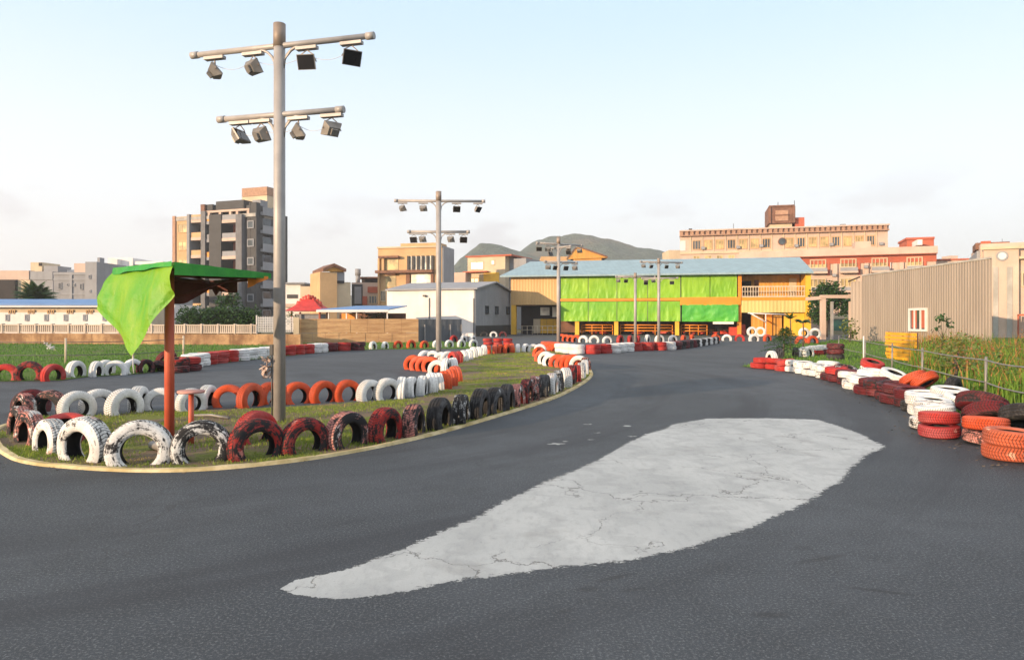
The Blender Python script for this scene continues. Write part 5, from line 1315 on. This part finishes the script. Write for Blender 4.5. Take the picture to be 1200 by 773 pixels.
# one-storey row with a blue roof
L4 = Facade(-40, 53, 146, 53)
r = house(L4, -40, 146, 358, 6, M['cream'], 'long_shed', 'long low white building with blue roof and small paired windows')
L4.part('wall_plinth', M['wpaint'], r, (-40, 146, 366, 0, -.06, -.01), z0=0)
mb = MB(); q = [L4.p(-42, 358, -.5), L4.p(148, 358, -.5), L4.p(148, 350.5, 3.2), L4.p(-42, 350.5, 3.2)]; mb.hexa([tuple(v) for v in q] + [tuple(v + Vector((0, 0, .1))) for v in q]); q = [L4.p(-42, 350.5, 3.2), L4.p(148, 350.5, 3.2), L4.p(148, 358, 6.5), L4.p(-42, 358, 6.5)]; mb.hexa([tuple(v) for v in q] + [tuple(v + Vector((0, 0, .1))) for v in q]); mb.build('roof', M['blueroof'], r)
L4.part('eave', M['wpaint'], r, (-42, 148, 358.3, 360, -.5, -.4))
for k in range(8):
    x = -12 + k * 22.7; L4.window(r, x, x + 3.2, 363, 367.5, M['tan'], M['glass'], fw=.06, mull=0, proud=.1); L4.window(r, x + 4.6, x + 7.8, 363, 367.5, M['tan'], M['glass'], fw=.06, mull=0, proud=.1); L4.window(r, x - 3.5, x + 1.5, 368.3, 376, M['ltgrey'], M['glass'], fw=.07, mull=1, proud=.1)
r = house(Facade(146, 60, 205, 60), 146, 205, 357, 5, M['wpaint'], 'white_hut', 'small white hut seen between the tarpaulin and the red post')
# low brown wall with white balustrade on top
W1 = Facade(-60, 43.5, 352, 40.2)
M['bal'] = mat('balustrade_paint', (0.50, 0.42, 0.36), .8, .2, 1.0, streak=.3)
M['soilwall'] = mat('stained_wall', (0.30, 0.155, 0.08), .9, .45, 1.1, (0.44, 0.28, 0.15), .3, streak=.85)
r = root_at(W1, 150, 'low_wall', 'low rust-stained brown wall along the far bank', 'wall'); W1.part('wall', M['soilwall'], r, (-60, 352, 0, 0, 0, .3), z0=0, z1=.64)
r = root_at(W1, 150, 'balustrade', 'white balustrade standing on the low rust-stained wall', 'railing'); r.location.z = .65
W1.part('rail', M['bal'], r, (-60, 300, 0, 0, .05, .2), z0=1.12, z1=1.19); W1.part('rail', M['bal'], r, (-60, 300, 0, 0, .06, .18), z0=.68, z1=.74)
W1.part('baluster', M['bal'], r, *[(-60 + k * 2.4, -58.7 + k * 2.4, 0, 0, .08, .16) for k in range(150)], z0=.74, z1=1.12)['kind'] = 'stuff'
for k in range(19): W1.part('pillar', M['bal'], r, (-58 + k * 19.5, -56.2 + k * 19.5, 0, 0, .02, .24), z0=.655, z1=1.24)
W2 = Facade(300, 43.0, 352, 43.6)
r = root_at(W2, 325, 'lattice_fence', 'white lattice fence panel behind the tall floodlight pole', 'fence')
W2.part('post', M['wpaint'], r, (300, 301.5, 0, 0, -.05, .05), (326, 327.5, 0, 0, -.05, .05), z0=.0, z1=1.75); W2.part('end_pillar', M['cream'], r, (344, 350.5, 0, 0, -.12, .2), z0=0, z1=1.62)
mb = MB()
for z in np.arange(.72, 1.66, .105): W2.box(mb, 301.5, 344, 0, 0, -.02, .015, z0=z, z1=z + .045)
for x in np.arange(302.5, 344, 2.1): W2.box(mb, x, x + .8, 0, 0, -.03, -.021, z0=.70, z1=1.68)
mb.build('lattice', M['wpaint'], r)
# plywood hoarding, then a dark sheet fence
W3 = Facade(350, 44.0, 490, 45.5)
def ply_mat():
    m, nt, b = new_mat('plywood_hoarding')
    co = coords(nt); f = noise(nt, coords(nt, 'Object', (.5, 1, 4)), 1.3, 5); g = noise(nt, coords(nt, 'Object', (1, 1, 7)), 6, 5)
    c = mix(nt, ramp(nt, f, .3, .7), (0.34, 0.19, 0.09), (0.52, 0.33, 0.17)); c = mix(nt, mth(nt, 'MULTIPLY', ramp(nt, g, .5, .7), .5), c, (0.24, 0.13, 0.06))
    nt.links.new(c, b.inputs['Base Color']); b.inputs['Roughness'].default_value = .8; bump(nt, b, g, .5, .03)
    return m
M['ply'] = ply_mat()
r = root_at(W3, 420, 'plywood_hoarding', 'long brown plywood hoarding between the white lattice and the pale shed', 'fence')
W3.part('board', M['ply'], r, *[(350.5 + k * 140 / 9, 350.3 + (k + 1) * 140 / 9, 0, 0, (k % 2) * .02, .06 + (k % 2) * .02) for k in range(9)], z0=.0, z1=.62)
W3.part('board', M['ply'], r, *[(350.5 + k * 140 / 7, 350.3 + (k + 1) * 140 / 7, 0, 0, (k % 2) * .02, .06 + (k % 2) * .02) for k in range(7)], z0=.635, z1=1.53)
W4 = Facade(490, 47, 551, 49)
r = root_at(W4, 520, 'sheet_fence', 'dark grey sheet fence below the pale gabled shed', 'fence')
M['dksheet'] = mat_corr('dark_sheet', (0.10, 0.11, 0.125), 14, 0, .6, .2, .5)
W4.part('sheet', M['dksheet'], r, (490.5, 541, 0, 0, 0, .06), z0=0, z1=1.5); W4.part('post', M['steel'], r, *[(x, x + 1, 0, 0, -.08, -.01) for x in (497, 512, 527, 540)], z0=0, z1=1.15)
# left wire fence with thin posts
lw = empty('wire_fence', (gp(77, 430).x, gp(77, 430).y, 0), 'thin wire fence with pale posts on the left grass bank', 'fence')
q0 = [at(-90, 431, 23.5), at(77, 427, 23.8), at(156, 424, 24.6), at(215, 418, 27.5)]
for v in q0:
    mb = MB(); mb.tube([(v.x, v.y, 0), (v.x, v.y, .86)], .035, 7); mb.build('post', M['rail'], lw)
for z in (.72, .28): 
    mb = MB(); mb.tube([(v.x, v.y, z) for v in q0], .014, 5); mb.build('wire', M['cable_dk'], lw)
for px, py, lab in ((55, 404, 'small pale clump of rubbish on the left bank, beside a second'), (60.5, 407, 'upright pale scrap on the left grass bank')):
    v = at(px, py, 32); mb = MB()
    for k in range(9):
        c0 = Vector((v.x + rnd(-.12, .12), v.y, v.z + rnd(-.1, .1))); mb.poly([c0 + Vector((rnd(-.1, .1), rnd(-.1, .1), rnd(-.12, .12))) for _ in range(4)])
    tag(solo(mb, 'scrap', M['wpaint'], (v.x, v.y, 0)), lab, 'scrap')

# ------------------------------------------------------------------ middle distance between tower and hall
WS = Facade(453, 64.0, 557, 61.0); WS2 = Facade(557, 61.0, 598, 69.5)
r = root_at(WS, 510, 'gabled_shed', 'pale shed with its gable end painted grey for shade, left of the yellow hall')
zt = WS.z(339.5); zp = zt + .75
WS.part('front_wall', M['wpaint'], r, (453.3, 556.6, 0, 0, 0, .15), z0=0, z1=zt)
mb = MB(); ga = WS2.p(557, 0, z=0); gb = WS2.p(598, 0, z=0); gm = (ga + gb) / 2; nn = WS2.n * .15
pr = [ga, gb, gb + Vector((0, 0, zt)), gm + Vector((0, 0, zp)), ga + Vector((0, 0, zt))]
mb.poly(pr); mb.poly([p + nn for p in pr][::-1])
for i in range(5): j = (i + 1) % 5; mb.poly([pr[j], pr[i], pr[i] + nn, pr[j] + nn])
mb.build('gable_wall', M['grey'], r)  # grey here is the white shed's shaded end, put into the paint
WS2.part('plinth', M['dkgrey'], r, (557.4, 597.8, 0, 0, -.06, -.01), z0=0, z1=WS2.z(381)) if WS2.z(381) > .3 else WS2.part('plinth', M['dkgrey'], r, (557.4, 597.8, 0, 0, -.06, -.01), z0=0, z1=.9)
mb = MB(); lv = WS.A - WS.B
for s0, s1 in ((ga + Vector((0, 0, zt)), gm + Vector((0, 0, zp))), (gm + Vector((0, 0, zp)), gb + Vector((0, 0, zt)))):
    o = -lv.normalized() * .3; ov = (s0 - s1).normalized() * (.3 if s0.z < s1.z else 0)
    q = [s0 + ov + o, s1 + o, s1 + lv, s0 + ov + lv]
    if s0.z > s1.z: q = [s0 + o, s1 + (s1 - s0).normalized() * .3 + o, s1 + (s1 - s0).normalized() * .3 + lv, s0 + lv]
    mb.hexa([tuple(v + Vector((0, 0, .02))) for v in q] + [tuple(v + Vector((0, 0, .14))) for v in q])
mb.build('roof', M['ltgrey'], r)
for x in (568.5, 580, 593): WS2.window(r, x, x + 3.6, 358.5, 368, M['dkgrey'], M['glass'], fw=.06, mull=0, proud=.08)
for x, y in ((503, 349), (555, 350)): WS.part('downpipe', M['cable_dk'], r, (x, x + .7, y, 0, -.1, -.03), z0=0)
WS.part('lamp', M['blackp'], r, (497, 500, 345.5, 347.5, -.3, -.02))

HY1 = Facade(443, 92, 518, 90); HY2 = Facade(518, 90, 531, 94.5)
r = house(HY1, 443, 517.8, 290, 4.6, M['tan'], 'yellow_house', 'sunlit four-storey tan house with tall dark slats and brown ledge'); HY1.part('roof_room', M['tan'], r, (466, 512, 284, 289.8, 1, 4)); HY1.part('parapet', M['cream'], r, (442.5, 518, 288.7, 290.5, -.2, .2))
HY1.part('ledge', M['brown'], r, (443, 509, 316.8, 320, -1.0, .1)); HY1.part('recess', M['glass_warm'], r, (445.5, 467, 302.5, 316, -.06, .02), (452, 464, 323, 336, -.06, .02)); HY1.part('lintel', M['brown'], r, (446, 469, 299.8, 302.3, -.8, .1), (453, 465, 320.3, 322, -.5, .1))
HY1.part('column', M['tan'], r, (449, 451.5, 302.4, 316.6, -.5, -.1), (444, 446, 302.4, 395, -.4, -.1)); HY1.part('slat_panel', M['glass_pale'], r, (478, 506, 300.5, 316.5, -.08, .02)); HY1.part('slat', M['dkgrey'], r, *[(478 + k * 5.6, 480.6 + k * 5.6, 300, 316.6, -.3, -.09) for k in range(6)])
HY1.part('window_wall', M['glass_pale'], r, (482, 505, 321, 336, -.06, .02)); HY1.part('pier', M['brown'], r, (476.5, 481, 320.2, 395, -.25, -.02), (505.5, 508.5, 320.2, 395, -.25, -.02))
for k in range(2): HY1.window(r, 446, 452, 340 + k * 22, 353 + k * 22, M['cream'], M['glass'], fw=.1, mull=1)
HY2.part('side_wall', M['ltgrey'], r, (518.2, 531, 290, 0, -.15, -.02), z0=0)  # light grey over the tan wall paints its shade side
BT = Facade(531, 108, 600, 104)
r = house(BT, 548, 592, 301, 9, M['cream'], 'cream_house', 'cream house with a red roof edge between pole and blue-roofed hall'); BT.part('roof_edge', M['terracotta'], r, (546, 600, 299.3, 301, -.2, 8)); BT.part('lower_wall', M['pinkcream'], r, (530, 549, 319, 0, -1, 6), z0=0); BT.part('side_wall', M['ltgrey'], r, (592.2, 612, 303, 0, 1.5, 9), z0=0)  # light grey side wall paints the shade side of the cream house
BT.part('ledge', M['terracotta'], r, (545, 573, 317.8, 319.2, -.8, 0)); BT.window(r, 551, 567, 306, 316, M['cream'], M['glass_pale'], fw=.15, mull=1); BT.window(r, 575, 580, 305, 311, M['cream'], M['glass_warm'], fw=.12, mull=0); BT.window(r, 551, 566, 325, 333, M['tan'], M['glass_warm'], fw=.15, mull=2); BT.part('yellow_strip', M['yellow'], r, (567, 585, 319.5, 345, -.1, 0))
CT = Facade(374, 86, 412, 88)
r = house(CT, 375, 395, 319, 5, M['tan'], 'gable_tower', 'tan tower house with a small gabled roof beyond the blue canopy'); CT.part('side_wall', M['cream'], r, (395.2, 412, 330, 0, .4, 5), z0=0); CT.part('upper_wall', M['ltgrey'], r, (392, 404.5, 318.5, 329.8, .3, 5))
mb = MB(); a, b_, c_ = CT.p(378, 318.6, -.3), CT.p(391, 312, -.3), CT.p(405, 318, -.3); nn = CT.n * 5.4; dz = Vector((0, 0, .35))
for p, q in ((a, b_), (b_, c_)): mb.hexa([tuple(v) for v in (p, q, q + nn, p + nn, p + dz, q + dz, q + nn + dz, p + nn + dz)])
mb.build('roof', M['brown'], r); mb = MB(); mb.poly([a - CT.n * -.35, c_ - CT.n * -.35, b_ - CT.n * -.35]); mb.build('gable', M['orwall'], r)
CT.part('window_band', M['dark'], r, (392.5, 404, 328.6, 331.8, .22, .29))
CM = Facade(412, 94, 444, 94)
r = house(CM, 412, 443, 331, 9, M['pinkcream'], 'row_house', 'pink and cream row house between the gabled tower and the tan house'); CM.part('glass_bay', M['dkgrey'], r, (412.5, 425, 333, 0, -.15, -.02), z0=0); CM.part('blue_panel', M['grey'], r, (416, 424, 336, 356, -.3, -.16)); CM.part('red_band', M['terracotta'], r, (431, 443, 336, 343, -.15, -.02), (425, 430.5, 347, 357, -.15, -.02)); CM.window(r, 432, 442, 346, 356, M['cream'], M['glass'], fw=.1, mull=2); CM.part('roof_room', M['dark'], r, (420, 441, 325.5, 330.8, 2, 6)); CM.part('roof_edge', M['brown'], r, (416, 443, 323.4, 325.4, 1.6, 6.4))
mb = MB(); tp_ = CM.p(417.5, 331, 1); mb.tube([tp_, tp_ + Vector((0, 0, 1.2))], .3, 8); mb.tube([tp_ + Vector((0, 0, 1.0)), tp_ + Vector((0, 0, 1.9))], .38, 14); mb.build('water_tank', M['ltgrey'], r)
LC = Facade(335, 100, 376, 100)
r = house(LC, 333, 352, 333, 8, M['wpaint'], 'white_house', 'white house with brown window band left of the red pavilion'); LC.part('roof_edge', M['grey'], r, (333, 358, 331, 332.8, -.5, 8)); LC.part('window_band', M['dkgrey'], r, (336.5, 349, 345, 349.5, -.08, 0)); LC.part('balcony', M['pinkcream'], r, (334, 350, 356, 360, -1, 0))
r = house(Facade(350, 97, 376, 97), 352, 375.5, 335.5, 6, M['cream'], 'plain_house', 'plain cream house behind the red pavilion roof')
# red pavilion roof
rp = empty('red_pavilion', (hm(363, 66), 66, 0), 'bright red pavilion roof with ornamented ridge behind the hoarding', 'pavilion'); c0 = Vector((hm(363, 66), 66, 0))
mb = MB(); zb, ztp = at(0, 366.5, 66).z, at(0, 351, 66).z; ring = []
for i in range(7):
    t = i / 6; hw = 1.42 * (1 - t) ** 1.15 + .5; z = zb + (ztp - zb) * t
    ring.append([(c0.x + sx * hw, c0.y + sy * hw, z + (.16 * (1 - t) ** 4)) for sx, sy in ((-1, -1), (1, -1), (1, 1), (-1, 1), (-1, -1))])
mb.grid(ring, smooth=False); mb.build('roof', M['redroof'], rp)
mb = MB()
for k in range(9):
    a = k / 8 * 2 - 1; x = c0.x + a * 1.0; z = ztp + .62 * (1 - abs(a) ** 1.5) - .25
    mb.tube([(x, c0.y + rnd(-.4, .2), z - .6), (x + .05 * rnd(-1, 1), c0.y - .2, z), (x + .12 * (1 if a > 0 else -1), c0.y - .2, z + .1)], [.3, .22, .07], 7)
mb.build('ridge_ornament', M['kartred'], rp)
mb = MB()
for sx in (-1, 1):
    for sy in (-1, 1): mb.tube([(c0.x + sx * 1.3, c0.y + sy * 1.3, 0), (c0.x + sx * 1.3, c0.y + sy * 1.3, zb + .1)], .1, 8)
mb.build('pillar', M['terracotta'], rp); mb = MB(); mb.box(c0.x - 1.2, c0.x + 1.2, c0.y - .6, c0.y + 1.2, 0, zb - .1); mb.build('inner_wall', M['ltgrey'], rp)
# blue canopy
BC = Facade(372, 55, 456, 54)
r = root_at(BC, 415, 'blue_canopy', 'blue sheet canopy with white edge above the plywood hoarding', 'canopy')
mb = MB(); q = [BC.p(371, 363.5, 0), BC.p(455.5, 363.5, 0), BC.p(455.5, 358, 4.5), BC.p(392, 358, 4.5)]; mb.hexa([tuple(v) for v in q] + [tuple(v + Vector((0, 0, .08))) for v in q]); mb.build('roof', M['blueroof'], r)
BC.part('edge', M['wpaint'], r, (371, 455.5, 363, 365.5, -.08, -.02)); BC.part('post', M['wpaint'], r, *[(x, x + 1.2, 365.6, 0, .2, .3) for x in (383, 404, 416, 452)], z0=0); BC.part('back_panel', M['brown'], r, (372, 455, 366.5, 0, 4.2, 4.3), z0=0)
BC.part('orange_panel', M['orangep'], r, (385, 404, 366.5, 0, 2.5, 2.6), z0=0); 
tree('bushy_tree', BC.p(432, 0, 2, 0), 2.3, .08, [(-1.0, 0, 1.7, .7, .5, .5), (.3, 0, 1.75, .8, .5, .5)], 'low green bush under the blue canopy', 'bush', n=500, s=.14)

# ------------------------------------------------------------------ hotel on the right
HT = Facade(797, 116, 1041, 108)
ht = house(HT, 797, 1040.5, 274, 14, M['pinkcream'], 'hotel', 'long pink-cream hotel with terracotta cornice above the hall roof')
HT.part('cornice', M['brick'], ht, *[(797 + k * 6.1, 800.6 + k * 6.1, 268.4, 272.6, -.62, -.2) for k in range(40)]); HT.part('cornice', M['pinkcream'], ht, (796.3, 1041.2, 266.8, 268.3, -.8, 14.3), (796.3, 1041.2, 268.4, 273.9, -.2, 14)); HT.part('cornice_band', M['brick'], ht, (796.6, 1041, 272.7, 273.9, -.7, -.22))
for k in range(16):
    x = 812 + k * 13.6
    if k in (7,): continue
    HT.window(ht, x - .8, x + 9.4, 278.5, 290.5, M['tan'], M['glass_warm'] if k % 3 else M['glass'], fw=.14, mull=2, trans=0); 
    if x < 880: HT.window(ht, x, x + 8.6, 297, 304, M['cream'], M['glass_warm'], fw=.13, mull=1)
mb = MB(); 
cw = HT.p(916.5, 283, -.1)
mb.tube([cw + HT.n * .15, cw - HT.n * .08], .62, 20); f = mb.build('round_window', M['brown'], ht); mb = MB(); mb.tube([cw, cw - HT.n * .1], .5, 20); mb.build('pane', M['glass'], f)
HT.part('band', M['cream'], ht, (797, 1040.6, 292.8, 295.4, -.25, -.01)); [HT.part('pilaster', M['cream'], ht, (809.3 + k * 13.6 - .7, 809.3 + k * 13.6 + .7, 274, 292.7, -.12, -.01)) for k in range(17)]
HT.part('corner_turret', M['wpaint'], ht, (797.2, 803.5, 279, 291, -.08, -.005)); HT.part('roof_fin', M['dark'], ht, (807, 811, 264, 266.5, .5, 1))
# rooftop board and lift house
HT.part('lift_house', M['cream'], ht, (904.5, 931, 259.5, 266.7, 3, 8)); HT.part('board', M['brown'], ht, (902, 934.5, 239.5, 259.3, 2.4, 8.5)); HT.part('board_panel', M['brick'], ht, (910.5, 926, 244, 256.5, 2.25, 2.38)); HT.part('board_frame', M['brown'], ht, (903, 933, 237.8, 239.4, 2.2, 8.6), (902.5, 905, 239.5, 259, 2.1, 2.38), (931, 934, 239.5, 259, 2.1, 2.38), (910.4, 926, 249, 250.3, 2.1, 2.24)); HT.part('red_block', M['terracotta'], ht, (934.8, 946, 252.5, 266.7, 3, 7))
mb = MB(); mb.tube([HT.p(935, 266, 4), HT.p(935, 231, 4)], .06, 5); mb.tube([HT.p(915, 238, 4), HT.p(915, 232, 4)], .06, 5); mb.build('mast', M['cable_dk'], ht)
# the terracotta wing in front
HW = Facade(868, 98, 1098, 90)
hw = house(HW, 868, 1097, 303, 9, M['pinkcream'], 'hotel_wing', 'terracotta and cream hotel wing with balcony windows before the hotel')
HW.part('upper_band', M['terracotta'], hw, (868, 1097.3, 300.3, 309, -.12, -.005)); HW.part('parapet', M['pinkcream'], hw, (866, 1097, 292.4, 300.2, -.9, 9.2)); HW.part('roof_edge', M['terracotta'], hw, (866, 1097, 300.2, 301, -.8, -.1))
for k, x in enumerate((948, 983.5, 1020, 1061)):
    HW.part('pier', M['pinkcream'], hw, (x - 7.5, x - 2.5, 309.2, 0, -.35, -.13), z0=0)
    for j, y in enumerate((303.5, 326, 349)):
        HW.window(hw, x + 1, x + 20, y, y + 10.5, M['cream'], M['glass_warm'] if j < 2 else M['glass'], fw=.13, mull=3, trans=0, proud=.2)
        mb = MB(); HW.box(mb, x, x + 21, y + 15, y + 17, -1.2, -.13); f = mb.build('balcony', M['pinkcream'], hw)
        mb = MB(); HW.box(mb, x + .2, x + 20.8, y + 10.8, y + 14.9, -1.15, -1.08); mb.build('balustrade', M['ltgrey'], f)
        if j == 0: HW.part('spandrel', M['terracotta'], hw, (x + 21.2, x + 24.6, y - 2, y + 19, -.14, -.02))
HW.part('red_block', M['terracotta'], hw, (1069, 1102, 281, 0, 3.5, 9), z0=0); HW.part('red_block', M['terracotta'], hw, (1067.5, 1102.5, 278.4, 280.8, 3.3, 9.2)); HW.window(hw, 1075, 1081, 284, 290, M['wpaint'], M['glass_pale'], fw=.15, mull=0, proud=-3.42)
HW.part('low_roof', M['terracotta'], hw, (1097.5, 1146, 304.5, 306.3, 3, 8)); HW.part('low_wall', M['pinkcream'], hw, (1097.6, 1146, 306.4, 0, 3.2, 8), z0=0); HW.part('roof_room', M['pinkcream'], hw, (1003, 1022, 283, 292.3, 1, 4))
HW.part('glass_front', mat_glass('green_glass', (0.02, 0.09, 0.06), .1), hw, (974, 1000, 374, 387, -1.6, -1.5)); HW.part('ground_beam', M['cream'], hw, (955, 1003, 368.5, 373.5, -1.8, -.15))
# building with the round window at the right edge
RW = Facade(1143, 58, 1290, 54)
rw = house(RW, 1149, 1290, 283, 10, M['pinkcream'], 'round_window_house', 'peach building with a round window and brown roof box at the right edge')
RW.part('tower_front', M['pinkcream'], rw, (1152, 1193, 289, 0, -.5, -.02), z0=0); RW.part('parapet', M['cream'], rw, (1148, 1290, 288, 291, -.7, -.5), (1193.5, 1290, 300, 303, -.5, -.02)); RW.part('side_wall', M['ltgrey'], rw, (1145, 1149, 291, 0, .3, 9), z0=0)
cw = RW.p(1173.5, 299, -.5); mb = MB(); mb.tube([cw + RW.n * .1, cw - RW.n * .08], .40, 22); f = mb.build('round_window', M['ltgrey'], rw); mb = MB(); mb.tube([cw, cw - RW.n * .1], .28, 22); mb.build('pane', M['wpaint'], f)
RW.part('tile_strip', M['concrete'], rw, (1163, 1169, 312, 0, -.56, -.505), (1179, 1185.5, 312, 0, -.56, -.505), z0=0)
RW.part('roof_box', M['brown'], rw, (1145, 1186, 279.5, 287.8, 1.5, 5)); RW.part('roof_box', M['terracotta'], rw, (1151, 1163, 278, 287.6, 1.3, 1.48), (1166, 1185, 281, 287.6, 1.3, 1.48)); RW.part('aerial', M['cable_dk'], rw, (1177.5, 1178, 275, 279.4, 2, 2.04))
for k in range(3): RW.window(rw, 1197 + k * 26, 1212 + k * 26, 318, 336, M['cream'], M['glass'], fw=.12, mull=1)
RW.part('gate_frame', M['terracotta'], rw, (1190, 1192, 368, 397, -1.2, -1.1), (1190, 1206, 368, 370, -1.2, -1.1))
# pale roof bump between hotel wing and the round-window house
FR = Facade(1100, 150, 1150, 150)
r = house(FR, 1112, 1147, 303, 8, M['cream'], 'far_house', 'distant cream roof glimpsed beyond the ribbed shed'); FR.part('dome', M['pinkcream'], r, (1117, 1126, 299, 302.8, 1, 4))
# orange roof house seen over the hall roof
OR = Facade(640, 150, 712, 150)
r = house(OR, 672, 705, 300, 8, M['orwall'], 'gable_house', 'orange house with sloping roof above the hall roof'); mb = MB()
a, b_, c_ = OR.p(664, 304, -.5), OR.p(676, 289.5, -.5), OR.p(712, 302, -.5); nn = OR.n * 9; dz = Vector((0, 0, .3))
for p, q in ((a, b_), (b_, c_)): mb.hexa([tuple(v) for v in (p, q, q + nn, p + nn, p + dz, q + dz, q + nn + dz, p + nn + dz)])
mb.build('roof', M['brown'], r); mb = MB(); mb.poly([p + OR.n * .2 for p in (a, c_, b_)]); mb.build('gable', M['orwall'], r)
r = house(OR, 634, 665, 300.5, 8, M['tan'], 'flat_house', 'tan flat-roofed house above the hall roof, left of the orange gable')
r = house(Facade(784, 135, 798, 135), 784, 797, 293, 6, M['cream'], 'plain_house', 'small cream house beside the left end of the hotel')

def fittings(F, root, L, o=-.45, o1=-.02):
    for x, y in L: F.part('air_conditioner', M['ltgrey'], root, (x, x + 4.2, y, y + 3.2, o, o1))
fittings(HT, ht, [(822, 287), (863, 287), (890, 286), (931, 287), (972, 286.5), (1000, 287), (1030, 287)], -.5, -.02)
fittings(HW, hw, [(975, 321), (1012, 312), (1049, 318), (1086, 322)], -.75, -.15)
HT.part('roof_tank', M['ltgrey'], ht, (960, 968, 263, 266.7, 3, 5), (990, 996, 262, 266.7, 3, 4.5)); HT.part('roof_pipe', M['cable_dk'], ht, (860, 860.6, 258, 266.7, 2, 2.08)); HW.part('downpipe', M['wpaint'], hw, (1043, 1043.8, 309, 0, -.3, -.14), z0=0)

# ------------------------------------------------------------------ hills
def hill(name, prof, d0, depth, m, seed):
    px = [p[0] for p in prof]; zz = [CH - (p[1] - HY) * d0 / FP for p in prof]
    nx, ny = 260, 50; P = []
    for j in range(ny):
        v = j / (ny - 1) * 2 - 1; row = []
        for i in range(nx):
            u = px[0] + (px[-1] - px[0]) * i / (nx - 1); h = float(np.interp(u, px, zz)); y = d0 + v * depth
            x = (u - CX) * d0 / FP
            n_ = mnoise.fractal(Vector((x * .006, y * .006, seed)), 1.0, 2.0, 6) * .15 + mnoise.noise(Vector((x * .03, y * .03, seed))) * .035 - .025
            row.append((x, y, max(-1, h * (math.cos(v * PI / 2) ** 1.3 + n_ * math.cos(v * PI / 2))) - .5))
        P.append(row)
    mb = MB(); mb.grid(P); return tag(mb.build(name, m), kind='structure')
def hill_mat(name, a, b2):
    m, nt, b = new_mat(name); co = coords(nt)
    f = noise(nt, co, .02, 6, .65); g = noise(nt, co, .16, 5, .7); k = noise(nt, co, .006, 3)
    c = mix(nt, ramp(nt, f, .35, .65), a, b2); c = mix(nt, mth(nt, 'MULTIPLY', ramp(nt, g, .40, .62), .75), c, dark(a, .45)); c = mix(nt, ramp(nt, k, .55, .7), c, (0.16, 0.12, 0.07))
    nt.links.new(c, b.inputs['Base Color']); b.inputs['Roughness'].default_value = .95; b.inputs['Specular IOR Level'].default_value = .05
    bump(nt, b, mth(nt, 'ADD', f, g), 1.0, 6.0)
    return m
HM = hill_mat('wooded_slope', (0.085, 0.115, 0.07), (0.15, 0.165, 0.10))  # slope colours lightened to carry part of the distance haze
hill('hill', [(505, 372), (530, 330), (540, 318), (555, 305), (575, 299), (595, 300), (610, 291), (625, 281), (640, 275), (660, 272), (685, 274), (705, 279), (725, 284), (755, 288), (780, 294), (800, 302), (830, 318), (900, 350), (960, 373)], 900, 260, HM, 3)
hill('hill', [(470, 373), (510, 342), (526, 322), (541, 304), (562, 291), (590, 292), (612, 297), (640, 304), (690, 322), (760, 372)], 780, 130, HM, 8)
hill('hill', [(300, 373), (335, 344), (352, 340), (372, 341), (400, 346), (440, 335), (470, 330), (520, 360), (560, 373)], 1100, 200, HM, 15)

# ------------------------------------------------------------------ air: thin haze so far things fade

if HAZE > 0:
    mb = MB(); mb.box(-1100, 1100, -90, 1500, -1.5, 160)
    m = bpy.data.materials.new('haze_air'); m.use_nodes = True; nt = m.node_tree; nt.nodes.clear()
    ou = nt.nodes.new('ShaderNodeOutputMaterial'); pv = nt.nodes.new('ShaderNodeVolumePrincipled'); pv.inputs['Color'].default_value = (.95, .97, 1, 1); pv.inputs['Density'].default_value = HAZE; pv.inputs['Anisotropy'].default_value = .2
    nt.links.new(pv.outputs[0], ou.inputs['Volume'])
    tag(mb.build('haze', m), kind='stuff')
